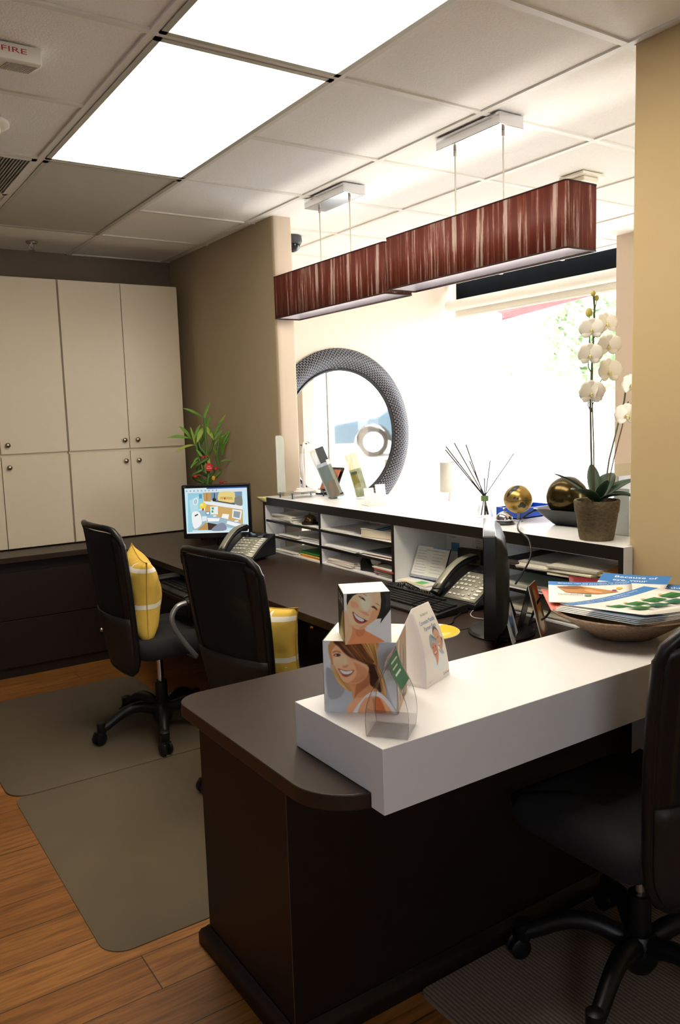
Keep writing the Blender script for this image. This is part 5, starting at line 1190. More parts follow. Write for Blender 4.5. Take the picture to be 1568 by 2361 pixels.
sheets('greyish sheet on the right of the middle shelf of the leftmost bay', bx + .01, 3.46, Z1, 4, th=.005, w=.23, cols=('c9cbc4', 'd9d8d0', 'bfc1bb'))
sheets('white sheet on the bottom shelf of the leftmost bay, left of the green folder', bx, 3.70, Z0, 3, th=.003)
sheets('yellow sheet under the green folder on the bottom shelf of the leftmost bay', bx, 3.44, Z0, 3, th=.005, cols=('e6a63c', 'ecd9a0', 'e9b85a'))
sheets('green folder on the bottom shelf of the leftmost bay', bx, 3.45, Z0 + .019, 1, th=.008, cols=('3f9c4c',), nm='folder')
sheets('white sheet on the top shelf of the second bay, left of the thick book', bx - .02, 3.20, Z2, 2, th=.003)
sheets('white sheet on the middle shelf of the second bay', bx - .005, 3.15, Z1, 4, th=.003, w=.3, jit=.02, cols=('e4e4e4', 'd3d4d6', 'eceae6'))
sheets('reddish magazine at the right of the middle shelf in the second bay', bx, 2.87, Z1, 3, th=.006, w=.2, cols=('7c3a2a', 'e2ddd2', '4f5560'), nm='magazine')
sheets('pinkish white sheet at the left of the bottom shelf in the second bay', bx, 3.18, Z0, 6, th=.0045, cols=('e8e2da', 'dcc9c2', 'f0eee8'))
sheets('magazine in the pile right of the black tape dispenser', bx, 2.82, Z0, 7, th=.006, w=.15, cols=('e6e2d6', 'b8463a', 'd9d5c9', 'c9b98f'), nm='magazine', jit=.02)
sheets('dark magazine at the left of the top shelf in the rightmost bay', bx - .01, 2.02, Z2, 3, th=.004, w=.2, cols=('d5d0c4', 'd9d4c8', '3a322c'), nm='magazine')
sheets('grey printed magazine in the middle of the top shelf in the rightmost bay', bx - .02, 1.90, Z2, 4, th=.006, w=.22, cols=('e8e3d4', 'dcd8cc', 'e8e3d4', 'a9a79f'), nm='magazine', rz=.15)
sheets('cream booklet in the stack beside the orange folders, rightmost bay', bx - .035, 1.775, Z2, 5, th=.0065, w=.19, cols=('efe9cf', 'e6dfc4', 'efe9cf', 'e9e2c8', 'b9b5a8'), nm='booklet', rz=.12)
sheets('orange folder at the right end of the top shelf in the rightmost bay', bx, 1.645, Z2 + .0215, 2, th=.003, w=.12, cols=('d9703a', 'dca860'), nm='folder')
sheets('green paper at the right end of the top shelf in the rightmost bay', bx, 1.65, Z2, 6, th=.0035, w=.13, cols=('9fd6a0', 'cfe6b8', '8fcf98', 'efe6c0', 'e9c9a0', 'f0e8c8'))
sheets('pale green booklet at the left of the middle shelf in the rightmost bay', bx, 1.985, Z1, 4, th=.005, w=.26, cols=('e4e2d8', 'd9d8d0', 'e4e2d8', 'b9c4b4'), nm='booklet')
sheets('grey sheet at the right of the middle shelf in the rightmost bay', bx + .02, 1.75, Z1, 2, th=.003, w=.26, cols=('c9c7c0', 'b5b4ae'))
sheets('loose sheet on the bottom shelf of the rightmost bay', bx, 1.92, Z0, 4, th=.005, w=.3, cols=('d9d5c6', 'c9c3b0'))
# tilted books
t = thing('paperback_book', 'thick paperback with a blue and white cover in the second bay', 'book', (bx - .02, 2.905, Z2), math.radians(8))
MB().box(-.11, .11, -.10, .10, .001, .036).build('page_block', mat('page_block', 'cfc6b0', rough=.8, amt=.12, scale=4, stretch=(1, 1, 200)), t, smooth=0)
MB().box(-.112, .112, -.102, .102, .036, .0375).build('front_cover', mat('cover_pale', 'dfe3d6', rough=.4), t, smooth=0)
MB().box(-.112, .112, -.102, .102, 0, .001).build('rear_cover', mat('cover_tan', '8c6a42', rough=.5), t, smooth=0)
art('cover_print', [('p', '3a62a8', [(0, .3), (1, .55), (1, .75), (0, .6)], 1), ('p', 'e9ede6', [(.1, .4), (.5, .5), (.5, .55), (.1, .46)])], plane((-.112, -.102, .0377), (.224, 0, 0), (0, .204, 0)), t)
def bell(label, p, sc, base, dome):
    t = thing('service_bell', label, 'bell', p)
    MB().lathe([(.045 * sc, 0), (.046 * sc, .006 * sc), (.040 * sc, .012 * sc), (.032 * sc, .016 * sc)], seg=32).build('bell_base', base, t)
    MB().lathe([(.036 * sc, .017 * sc), (.037 * sc, .02 * sc), (.034 * sc, .034 * sc), (.024 * sc, .047 * sc), (.008 * sc, .054 * sc), (.001, .055 * sc)], seg=32).build('dome', dome, t, smooth=70)
    MB().lathe([(.003 * sc, .055 * sc), (.003 * sc, .064 * sc), (.006 * sc, .066 * sc), (.004 * sc, .069 * sc), (.0005, .07 * sc)], seg=12).build('plunger', dome, t)
bell('old brass bell with an ornate dark base in the leftmost bay', (XF + .05, 3.50, Z2 + .0042), .95, mat('ornate_iron', '23211d', rough=.5, metal=.6, bump=.9, bscale=120), mat('aged_brass', '7d6a45', rough=.25, metal=1))
# tape dispenser, stapler-like white things
t = thing('tape_dispenser', 'black tape dispenser on the bottom shelf of the second bay', 'tape dispenser', (XF + .05, 2.965, Z0), math.radians(100))
m = MB(); P = [(-.06, 0), (.06, 0), (.06, .045), (.045, .062), (.02, .05), (.0, .035), (-.045, .035), (-.06, .02)]
A = [m.v((x, -.016, z)) for x, z in P]; B = [m.v((x, .016, z)) for x, z in P]
m.face(A); m.face(B[::-1])
for i in range(len(P)): m.face((A[i], A[(i + 1) % len(P)], B[(i + 1) % len(P)], B[i]))
m.build('dispenser_body', BLK, t, bevel=.003)
MB().lathe([(.012, -.008), (.027, -.008), (.027, .008), (.012, .008)], (-.028, 0, .058), 24, axis='y').build('tape_roll', mat('tape', 'd9d6cb', rough=.4), t)
t = thing('desk_gadget', 'small white desk gadget left of the tape dispenser', 'desk gadget', (XF + .05, 3.06, Z0), math.radians(95))
MB().box(-.05, .05, -.022, .022, 0, .012).build('base', PAPER, t, bevel=.003)
MB().box(-.05, .0, -.018, .018, .012, .03).build('lever', PAPER, t, bevel=.006)
# open bay: notices, planner, black book
def notice(label, y0, y1, z0, z1, layers, x=XR - .0085, name='notice'):
    t = thing(name, label, 'notice', (x, (y0 + y1) / 2, (z0 + z1) / 2))
    w, h = y1 - y0, z1 - z0
    MB().box(-.0005, .0005, -w / 2, w / 2, -h / 2, h / 2).build('paper', PAPER, t, smooth=0)
    art('printing', layers, plane((-.0008, w / 2, -h / 2), (0, -w, 0), (0, 0, h)), t)
def lines(u0, u1, v0, v1, n, col='7d7d7d', seed=1):
    r = random.Random(seed); L = []
    for k in range(n):
        v = v1 - (v1 - v0) * k / max(1, n - 1); e = u0 + (u1 - u0) * r.uniform(.6, 1)
        L.append(('p', col, [(u0, v), (e, v), (e, v + .010), (u0, v + .010)]))
    return L
notice('printed letter with a swirl logo pinned inside the open bay, leftmost of the notices', 2.55, 2.72, .735, .952, [('p', '3c3f45', ell(.22, .90, .05, .045)), ('p', 'eceae5', ell(.22, .90, .03, .028)), ('t', '4a4d55', 'SWEET', .32, .88, .3, .05), ('p', '4f93b8', [(.18, .36), (.50, .37), (.50, .55), (.18, .54)])] + lines(.1, .5, .65, .8, 4))
notice('printed notice with text paragraphs pinned inside the open bay, second from its left', 2.42, 2.545, .76, .952, lines(.1, .9, .55, .95, 9, seed=3) + [('t', '3c3c3c', 'PLEASE NOTE', .15, .42, .7, .06)] + lines(.1, .9, .1, .35, 5, seed=5))
notice('printed list in three columns pinned inside the open bay, behind the near phone', 2.15, 2.385, .745, .952, lines(.05, .32, .1, .95, 22, seed=8) + lines(.40, .58, .1, .95, 22, seed=9) + [('t', '8a8a8a', 'Walk over to', .64, .75, .3, .05), ('p', 'd9d28a', [(.8, .2), (.95, .2), (.88, .45)])])
t = thing('spiral_planner', 'open spiral-bound appointment planner leaning in the open bay, left of the near phone', 'planner', (2.17, 2.62, D + .0085))
pl = plane((0, .098, .012), (.02, -.185, 0), (.05, .0, .13)); 
m = MB(); m.poly([pl(0, 0), pl(1, 0), pl(1, 1), pl(0, 1)]); m.build('upright_page', PAPER, t, smooth=0, solid=.003)
art('planner_print', lines(.06, .45, .15, .85, 9, '9aa0ad', 4) + lines(.55, .95, .2, .88, 8, '9aa0ad', 6) + [('t', '7d8494', 'Week Schedule', .3, .88, .4, .04), ('p', '6f9ccf', [(.5, .97), (1, .965), (1, 1), (.5, 1)])], pl, t, h0=.002)
m = MB(); m.poly([pl(-.02, .1, -.006), pl(-.02, .98, -.006), pl(1.0, 1.02, -.006), pl(1, .1, -.006)]); m.build('cover', mat('planner_cover', '1d1f26', rough=.5), t, smooth=0, solid=.003)
m = MB()
for k in range(30):
    c = pl((k + .5) / 30, .02)
    m.tube([c + V((.006 * math.cos(a), 0, .008 * math.sin(a))) for a in [i * PI / 5 for i in range(11)]], .0009, 5)
m.build('spiral_binding', mat('blue_wire', '4b5a9c', rough=.3, metal=.5), t)
m = MB(); m.box(-.075, .008, -.09, .10, 0.0005, .006); m.build('flat_page', PAPER, t, smooth=0)
art('sticky_note', [('p', '58c463', [(.0, 0), (1, 0), (1, 1), (0, 1)])], plane((-.06, .0, .0063), (0, -.05, 0), (.045, 0, 0)), t)
art('yellow_tabs', [('p', 'ead9a0', [(.0, 0), (1, 0), (1, 1), (0, 1)])], plane((-.074, .085, .0062), (0, -.16, 0), (.018, .0, 0)), t)
t = thing('black_book', 'black book with a gold cross standing in the open bay behind the planner', 'book', (2.29, 2.46, D + .0085), math.radians(8))
MB().box(-.012, .012, -.062, .062, 0, .15).build('book_cover', mat('book_black', '0f0f12', rough=.4), t, bevel=.002)
art('gold_cross', [('p', 'b08a45', [(.46, .15), (.54, .15), (.54, .8), (.46, .8)]), ('p', 'b08a45', [(.25, .48), (.75, .48), (.75, .56), (.25, .56)]), ('p', 'b08a45', ell(.5, .52, .12, .08))], plane((-.0122, .03, .04), (0, -.06, 0), (0, 0, .09)), t)
tag(MB().box(2.10, 2.36, 2.16, 2.50, D + .0083, D + .0093).build('paper_sheet', mat('sheet_cream', 'ece4c8', rough=.7)), 'cream sheet of paper lying flat under the near phone in the open bay', 'paper')

# yellow note on the shelf corner
o = MB(); o.grid(lambda i, j: V((XF - .003 - .03 * math.sin(j * 1.6) * i, 3.862 + .05 * i, .972 + .03 * j)), 5, 5)
tag(o.build('sticky_note', mat('note_yellow', 'e6dc9a', rough=.7), solid=.0006), 'pale yellow sticky note curling off the left corner of the shelf unit', 'sticky note')

# ------------------------------------------------------------------ things on the shelf top
ST = S + .0005
ACR = clear('acrylic_thick', 'f2f6f2', base=.12, edge=.55, rough=.04)
ACE = mat('acrylic_edge', 'd9ddd2', rough=.2, alpha=.45)
t = thing('acrylic_stand', 'clear acrylic stand with a tall upright panel on the shelf top', 'display stand', (2.25, 3.72, ST))
m = MB()
P = rrect(-.135, .09, -.085, .075, .02, 5)
m.prism(P, .022, .028); m.build('base_plate', ACR, t, smooth=0)
for x, y in ((-.12, -.07), (.075, -.07), (.075, .06), (-.12, .06)):
    MB().lathe([(.004, 0), (.004, .024), (.006, .03), (.0005, .031)], (x, y, 0), 10).build('standoff', mat('standoff_blue', '3a4466', rough=.25), t)
m = MB(); Pp = rrect(-.02, .03, .029, .335, 0, 5, rs=(.022, .006, 0, 0))
m.prism(Pp, -.003, .003)
for v in m.bm.verts: v.co = V((v.co.x - .122, v.co.z + .05, v.co.y))
m.build('upright_panel', ACE, t, smooth=0, bevel=.001)
t = thing('dental_wand', 'white dental demonstration wand standing on the acrylic stand', 'dental wand', (2.235, 3.70, ST + .0285))
WG = mat('white_plastic', 'eae3e0', rough=.3, amt=.02)
m = MB(); m.tube([(0, 0, .02), (-.004, 0, .08), (-.012, 0, .13), (-.012, 0, .17), (-.006, 0, .205)], lambda q: .0085 + .006 * math.exp(-((q - .62) / .16) ** 2), 12); m.build('handle', WG, t, smooth=60)
m = MB(); m.tube([(-.006, 0, .20), (-.003, 0, .235), (.008, 0, .262), (.03, 0, .274), (.045, 0, .262)], lambda q: .007 + .002 * q, 10, flatten=.8); m.build('curved_head', WG, t, smooth=60)
m = MB()
for p in ((-.012, -.004, .252), (.046, -.003, .264), (.018, -.008, .258)): m.ball(p, .0055, seg=10, sc=(1.3, 1, .7))
m.build('grey_button', mat('button_grey', '4a5468', rough=.4), t)
m = MB()
for k in range(3): m.tube([(.06 * math.cos(a) * (1 - .12 * k), .035 * math.sin(a) * (1 - .1 * k), .004 + .006 * k) for a in [i * PI / 12 for i in range(25)]], .0045, 8)
m.build('coiled_tube', WG, t)
m = MB(); m.lathe([(.03, 0), (.03, .006), (.012, .02)], seg=20); m.build('foot', WG, t)
def leaflet_rack(label, x, y, w, h, lean, yaw, cols):
    t = thing('brochure_holder', label, 'brochure holder', (x, y, ST), yaw)
    L = Matrix.Rotation(-lean, 4, 'Y')
    m = MB(); m.X = L; m.box(-.002, .002, -w / 2, w / 2, 0.003, h); m.box(-.034, -.031, -w / 2, w / 2, .003, h * .62); m.box(-.034, .002, -w / 2, w / 2, .003, .007)
    m.build('clear_pocket', ACR, t, smooth=0)
    m = MB(); m.box(-.02, .06, -w / 2, w / 2, 0, .003); m.build('foot_plate', ACR, t, smooth=0)
    for k, (z0, z1, c) in enumerate(cols):
        m = MB(); m.X = L; m.box(-.029 + .009 * k, -.022 + .009 * k, -w / 2 + .004, w / 2 - .004, z0, z1); q = m.build('leaflet', mat('leaflet_' + c, c, rough=.4, amt=.5, scale=60, stretch=(1, 1, .3)), t, smooth=0)
    return t
def rack2(label, x, y, w, h, lean, cards):
    """rack facing -y, leaning back/left in the picture plane"""
    t = thing('brochure_holder', label, 'brochure holder', (x, y, ST + .001), math.radians(-20))
    Lm = Matrix.Rotation(-lean, 4, 'Y') @ Matrix.Rotation(math.radians(-12), 4, 'X')
    for nm, b, mm in (('rear_sheet', (-w / 2, w / 2, .014, .017, 0, h), ACR), ('front_sheet', (-w / 2, w / 2, -.017, -.014, 0, h * .64), ACR)):
        m = MB(); m.X = Lm; m.box(*b); m.build(nm, mm, t, smooth=0)
    m = MB(); m.box(-w / 2, w / 2 + .03, -.03, .045, 0, .003); m.build('foot_plate', ACR, t, smooth=0)
    for x0, x1, z0, z1, yy, c in cards:
        m = MB(); m.X = Lm; m.box(x0, x1, yy, yy + .004, z0, z1); m.build('leaflet', mat('leaflet_' + c, c, rough=.4, amt=.45, scale=50, stretch=(2, 1, .25)), t, smooth=0)
rack2('clear holder of blue and brown leaflets leaning left, nearer the acrylic stand', 2.31, 3.49, .085, .285, .33, [(-.035, .018, .01, .20, -.012, '9aa3ae'), (-.03, .02, .012, .10, -.0125, 'b0948a'), (.018, .036, .02, .21, -.010, 'e6e2d4'), (-.04, .035, .03, .27, .006, 'dfe5ea'), (-.01, .035, .16, .285, .0, '3a3a3c')])
rack2('clear holder of cream and green leaflets, right of the blue ones', 2.40, 3.385, .075, .245, .22, [(-.032, .0, .01, .235, -.010, 'd9d2b0'), (.0, .034, .01, .245, -.004, 'e2dcc0'), (-.028, .005, .06, .14, -.0105, 'b8a045'), (-.028, .005, .13, .145, -.011, '5f7350')])
t = thing('card_rack', 'black slanted leaflet rack behind the acrylic stand at the partition end', 'leaflet rack', (2.40, 3.72, ST), math.radians(10))
m = MB(); m.X = Matrix.Rotation(.5, 4, 'Y'); m.box(-.01, .0, -.06, .06, 0, .16); m.build('back_board', BLK_G, t, smooth=0)
m = MB(); m.X = Matrix.Rotation(.5, 4, 'Y'); m.box(-.025, -.02, -.055, .055, .02, .14); m.build('leaflet', mat('leaflet_sunset', 'b0654a', rough=.4, amt=.5, scale=20), t, smooth=0)
MB().box(-.04, .06, -.06, .06, 0, .01).build('foot_plate', BLK_G, t, smooth=0)
t = thing('card_holder', 'white business card holder on the shelf top below the mirror', 'card holder', (2.27, 3.09, ST), math.radians(-12))
m = MB(); m.box(-.06, .06, -.035, .05, 0, .004); m.build('foot_plate', WG, t, bevel=.001)
for x in (-.032, .03):
    m = MB(); m.X = Matrix.Rotation(-.25, 4, 'X'); m.box(x - .026, x + .026, .0, .004, .004, .085 if x < 0 else .10); m.build('upright', WG, t, bevel=.001)
m = MB(); m.box(-.05, .05, -.02, -.016, .004, .03); m.build('front_lip', WG, t, bevel=.001)

# reed diffuser
t = thing('reed_diffuser', 'clear glass reed diffuser bottle with a green collar and thin reeds', 'reed diffuser', (2.30, 2.385, ST))
BOT = clear('bottle_glass', 'f4f8fa', base=.10, edge=.8, rough=.02)
MB().lathe([(.032, 0), (.035, .004), (.033, .02), (.023, .05), (.013, .072), (.012, .09)], seg=8).build('bottle', BOT, t, smooth=0)
MB().lathe([(.014, .068), (.0155, .070), (.0155, .088), (.013, .090)], seg=20).build('collar', mat('green_collar', '5f7d4a', rough=.5), t)
for k, (dx, dz) in enumerate(((-.205, .30), (-.175, .285), (-.145, .305), (-.135, .31), (-.07, .235), (-.01, .235), (.045, .155), (.15, .255))):
    m = MB(); m.tube([(-.02 * dx / .2, .006 * math.sin(k * 2), .01), (0, .004 * math.sin(k), .085), (dx, .05 * math.sin(k * 2.3), dz)], .0021, 5)
    m.build('reed', mat('reed_dark', '1a181b', rough=.6), t)
bell('chrome service bell with a dark base on the shelf top, left of the globe', (2.213, 2.19, ST), .9, mat('bell_base_dark', '1d1d20', rough=.35), CHROME)

# globe
def globe_mat():
    return mat('gold_globe', 'a88b4a', rough=.28, metal=.75, amt=.1, scale=6)
t = thing('globe', 'small gold globe with dark continents on a clear stand', 'globe', (2.30, 2.20, ST))
c0 = V((0, 0, .088)); R = .056
MB().ball(c0, R, seg=48).build('sphere', globe_mat(), t)
view = V((-.72, -.69, .11)).normalized(); rx = view.cross(V((0, 0, 1))).normalized() * -1; uz = rx.cross(view).normalized()
if uz.z < 0: uz = -uz
def sph(a, b, h=0):  # a,b in units of R about the seen centre
    d = (rx * a + uz * b); l2 = min(.98, a * a + b * b)
    return c0 + (d + view * math.sqrt(1 - l2)) * (R + .0005 + h)
AU = [(.12, -.28), (.06, -.40), (-.02, -.44), (.0, -.56), (.10, -.58), (.22, -.54), (.32, -.60), (.46, -.58), (.52, -.44), (.46, -.34), (.36, -.28), (.36, -.18), (.28, -.22), (.20, -.20)]
AS = [(-.62, .55), (-.40, .78), (-.1, .92), (.12, .85), (-.02, .72), (-.12, .58), (-.32, .55), (-.45, .42), (-.60, .30), (-.78, .10)]
AF = [(-.30, .12), (-.20, .2), (-.15, .1), (-.22, .02), (-.32, .04)]
AF2 = [(-.1, .06), (.02, .12), (.04, .0), (-.08, -.02)]
AN = [(.55, -.72), (.66, -.62), (.62, -.76)]
CONT = lambda x: mat('globe_land', '26302c', rough=.25)
def dense(p):
    out = []
    for i in range(len(p)):
        a, b = p[i], p[(i + 1) % len(p)]
        for k in range(4): out.append((a[0] + (b[0] - a[0]) * k / 4, a[1] + (b[1] - a[1]) * k / 4))
    return out
m = MB()
for P in (AU, AS, AF, AF2, AN):
    P = dense(smoothpoly(P, 2)); cx = sum(p[0] for p in P) / len(P); cy = sum(p[1] for p in P) / len(P)
    rg = [[m.v(sph(cx + (x - cx) * q, cy + (y - cy) * q)) for x, y in P] for q in (.25, .5, .75, 1)]
    m.face(rg[0])
    for a, b in zip(rg, rg[1:]):
        for i in range(len(P)): m.face((a[i], a[(i + 1) % len(P)], b[(i + 1) % len(P)], b[i]))
m.build('continents', mat('globe_land', '26302c', rough=.25), t, smooth=0)
m = MB(); m.tube([c0 + V((math.cos(a), math.sin(a), 0)) * (R + .0006) for a in [i * PI / 30 for i in range(61)]], .0009, 5); m.build('equator_line', mat('globe_line', '4a4026', rough=.4), t)
m = MB(); m.lathe([(.018, 0), (.018, .003), (.004, .006), (.004, .033)], seg=20); m.build('stand', ACR, t)
t = thing('tray', 'blue plastic tray on the shelf top behind the globe', 'tray', (2.45, 2.30, ST))
m = MB()
for b in ((-.11, .11, -.06, .06, 0, .004), (-.11, .11, -.06, -.057, 0, .042), (-.11, .11, .057, .06, 0, .042), (-.11, -.107, -.06, .06, 0, .042), (.107, .11, -.06, .06, 0, .042)): m.box(*b)
m.build('tray_body', mat('blue_plastic', '1c4fc4', rough=.3), t)
t = thing('packet', 'small red crumpled packet lying in the blue tray', 'packet', (2.43, 2.30, ST + .0045))
m = MB(); m.ball((0, 0, .026), .03, seg=14, sc=(1.1, .9, .85)); m.ball((.03, .01, .02), .022, seg=12, sc=(1, 1, .9)); m.build('wrapper', mat('red_wrapper', 'd9362c', rough=.3, bump=.8, bscale=60), t)
# dish and sphere
DX, DY = 2.385, 2.0
t = thing('dish', 'black square flared dish on the shelf top holding a bronze sphere', 'dish', (DX, DY, ST))
m = MB(); rg = []
for r, h in ((.065, 0), (.075, .006), (.140, .060), (.146, .064), (.139, .063), (.072, .030), (.001, .029)):
    rg.append([m.v((x, y, h)) for x, y in rrect(-r * .80, r * .80, -r * .8, r * .8, r * .25, 5)])
m.face(rg[0][::-1])
for a, b in zip(rg, rg[1:]):
    for i in range(len(a)): m.face((a[i], a[(i + 1) % len(a)], b[(i + 1) % len(a)], b[i]))
m.build('dish_body', mat('dish_black', '1b1b1e', rough=.3, amt=.2), t, smooth=50); t.rotation_euler.z = math.radians(8)
t = thing('sphere_ornament', 'large shiny dark bronze sphere sitting in the black dish', 'ornament', (DX - .035, DY, ST + .03))
m = MB(); m.ball((0, 0, .077), .077, seg=48); m.build('sphere', mat('bronze_gloss', '4a3e22', rough=.2, metal=.85, amt=.35, scale=12), t)

# ------------------------------------------------------------------ orchid
OX, OY = 2.165, 1.72
t = thing('potted_orchid', 'white orchid in a rough brown clay pot on the shelf top', 'orchid', (OX, OY, ST))
MB().lathe([(.001, 0), (.054, 0), (.057, .01), (.068, .088), (.071, .094), (.074, .128), (.0725, .132), (.065, .131), (.063, .118)], seg=48).build('pot', mat('clay_pot', '5d5038', rough=.85, amt=.8, scale=80, bump=.6, bscale=60, stretch=(1, 1, 2)), t, smooth=50)
m = MB(); m.lathe([(.001, .119), (.03, .121), (.064, .117)], seg=24, cap=False); m.build('soil', mat('soil', '2a1d12', rough=.95, bump=.8, bscale=90), t)
LEAFM = mat('orchid_leaf', '26412c', rough=.4, amt=.25, scale=12)
def strap(parent, base, d, L_, w, droop, rise, mm, name='leaf', tw=0):
    d = V(d).normalized(); sd = V((-d.y, d.x, 0)).normalized()
    m = MB()
    def f(i, j):
        x = i * 2 - 1; ww = w * (math.sin(PI * min(1, .12 + j * .88)) ** .7)
        c = V(base) + V((d.x, d.y, 0)) * (L_ * j) + V((0, 0, rise * j - droop * j * j))
        return c + sd * (x * ww) + V((0, 0, abs(x) * ww * .35 + tw * x * ww))
    m.grid(f, 4, 12); return m.build(name, mm, parent, solid=.0025, smooth=60)
for d, L_, w, dr, ri in (((-1, -.15), .155, .030, .04, .095), ((-.75, .5), .14, .026, .03, .13), ((.95, -.35), .15, .034, .03, .10), ((1, .25), .12, .034, .03, .12), ((.45, -.9), .12, .03, .06, .08), ((.7, .75), .13, .022, .02, .14), ((-.3, -.9), .06, .02, .01, .09)):
    strap(t, (.0, .0, .122), (*d, 0), L_, w, dr, ri, LEAFM)
STEM = mat('orchid_stem', '4a5236', rough=.6, amt=.2)
s1 = [(-.02, 0, .12), (-.03, 0, .30), (-.036, .0, .46), (-.025, 0, .62), (-.018, 0, .75), (-.022, 0, .79)]
s2 = [(.03, 0, .12), (.075, .01, .26), (.12, .012, .37), (.15, .01, .45), (.165, .01, .53)]
for P, r in ((s1, .0032), (s2, .003)): m = MB(); m.tube(P, r, 7); m.build('stem', STEM, t)
for P in ([(-.012, .0, .12), (-.018, 0, .32), (-.028, 0, .47), (-.026, 0, .56)], [(.04, .0, .12), (.085, 0, .26), (.125, .0, .36), (.158, .0, .45)]): m = MB(); m.tube(P, .0022, 6); m.build('support_stick', mat('support_stick', '5d4438', rough=.7), t)
PET = mat('orchid_petal', 'f4f0e4', rough=.55, amt=.03); PCEN = mat('orchid_throat', 'ddd08e', rough=.5)
def petal(m, X, L_, w, cup, mi=0):
    def f(i, j):
        x = i * 2 - 1; ww = w * math.sin(PI * min(1, .10 + j * .82)) ** .6
        return X @ V((x * ww, L_ * j, cup * (j * j) - .12 * w * x * x))
    m.grid(f, 6, 6, mi)
def flower(p, yaw, pitch, sc, roll=0):
    """p local to the pot; a phalaenopsis: three sepals, two broad petals, a small lip"""
    Fm = Matrix.Translation(p) @ Matrix.Rotation(yaw, 4, 'Z') @ Matrix.Rotation(PI / 2 + pitch, 4, 'X') @ Matrix.Rotation(roll, 4, 'Z') @ Matrix.Scale(sc, 4)
    m = MB()
    for a, L_, w in ((0, .036, .016), (125, .034, .014), (-125, .034, .014)): petal(m, Fm @ Matrix.Rotation(math.radians(a), 4, 'Z'), L_, w, .004)
    for a in (68, -68): petal(m, Fm @ Matrix.Translation((0, 0, .002)) @ Matrix.Rotation(math.radians(a), 4, 'Z'), .040, .026, .007)
    fo = m.build('flower', PET, t, smooth=80, solid=.0008)
    m = MB(); m.X = Fm; m.ball((0, -.003, .005), .0042, seg=12, sc=(1, 1.3, 1)); m.ball((0, -.009, .006), .0034, seg=10); m.build('throat', PCEN, fo)
for (x, z, yaw, pit, sc, st) in ((.024, .700, -.25, -.25, 1.0, (-.022, .655)), (-.050, .680, -.8, .1, 1.0, (-.024, .625)), (.034, .630, -.5, .15, 1.05, (-.020, .575)), (-.058, .600, -.5, 0, 1.05, (-.024, .54)), (.036, .548, -.2, -.1, 1.2, (-.026, .475)), (-.052, .480, -.35, 0, 1.15, (-.032, .42)), (-.012, .478, .3, .1, .9, (-.03, .42))):
    flower(V((x, -.015, z)), yaw, pit, sc)
    m = MB(); m.tube([(st[0], 0, st[1]), ((st[0] + x) / 2, .004, (st[1] + z) / 2 - .008), (x, -.008, z)], .0016, 6); m.build('flower_stalk', STEM, t)
for (x, z, yaw, sc) in ((.155, .505, -.3, 1.0), (.178, .465, .3, .95), (.135, .405, -.6, 1.1), (.165, .40, .5, .8)):
    flower(V((x, -.012, z)), yaw, 0, sc)
for (x, z, r) in ((-.045, .735, .013), (-.025, .795, .0085), (-.008, .782, .0085)):
    m = MB(); m.ball((x, 0, z), r, seg=14, sc=(.85, .85, 1.15)); m.build('bud', mat('orchid_bud', 'b9ad5a' if r > .01 else '7d7a42', rough=.5), t)
    m = MB(); m.tube([(-.020, 0, z - .05), ((x - .02) / 2, 0, z - .03), (x, 0, z - r)], .0014, 6); m.build('bud_stalk', STEM, t)

# right end of the shelf top
t = thing('literature_holder', 'tall clear acrylic literature holder beside the orchid pot, by the wall edge', 'literature holder', (2.33, 1.71, ST))
MB().box(-.05, .06, .03, .034, 0, .24).build('rear_panel', ACR, t, smooth=0); MB().box(-.05, .06, -.03, -.027, 0, .12).build('front_panel', ACR, t, smooth=0)
MB().box(-.05, -.047, -.03, .034, 0, .16).build('side_panel', ACE, t, smooth=0); MB().box(-.05, .06, -.03, .034, 0, .003).build('base_panel', ACR, t, smooth=0)
MB().box(-.04, .055, .02, .024, .003, .2).build('leaflet', mat('leaflet_grey', 'b9bac0', rough=.5), t, smooth=0)
t = thing('bottle', 'small amber bottle on the shelf top between the orchid pot and the wall', 'bottle', (2.40, 1.835, ST))
MB().lathe([(.001, 0), (.02, 0), (.022, .006), (.022, .03), (.018, .034)], seg=20).build('lower_body', mat('amber', 'd98a1e', rough=.25), t)
MB().lathe([(.0215, .03), (.021, .05), (.012, .062)], seg=20).build('label_band', mat('bottle_dark', '3a2210', rough=.4), t)
MB().lathe([(.012, .06), (.016, .064), (.014, .085), (.001, .087)], seg=16).build('cap', mat('amber', 'd98a1e'), t)

# ------------------------------------------------------------------ lucky bamboo on the worktop corner
LX, LY = 2.025, 4.50
t = thing('lucky_bamboo', 'lucky bamboo plant with twisted stems and red ties behind the lit monitor', 'potted plant', (LX, LY, D))
MB().lathe([(.001, 0), (.05, 0), (.062, .03), (.06, .20), (.05, .26), (.048, .262), (.046, .25)], seg=32).build('vase', mat('vase_glaze', '2a2b26', rough=.2), t)
BAM = mat('bamboo_green', '4c6b2c', rough=.4, amt=.3, scale=14); BLF = mat('bamboo_leaf', '5f8a2c', rough=.45, amt=.35, scale=16)
BLF2 = mat('bamboo_leaf_light', '8aa03a', rough=.45, amt=.3, scale=16)
def spiral(x, y, z0, z1, r, turns, ph, top):
    P = [(x, y, z0 - .08)]
    n = 40
    for i in range(n + 1):
        q = i / n; a = ph + 2 * PI * turns * q
        P.append((x + r * q ** .5 * math.cos(a), y + r * .6 * q ** .5 * math.sin(a), z0 + (z1 - z0) * q))
    P += [(x + top[0] * .5, y, z1 + top[1] * .5), (x + top[0], y, z1 + top[1])]
    m = MB(); m.tube(P, .0085, 8); return m.build('stem', BAM, t, smooth=60)
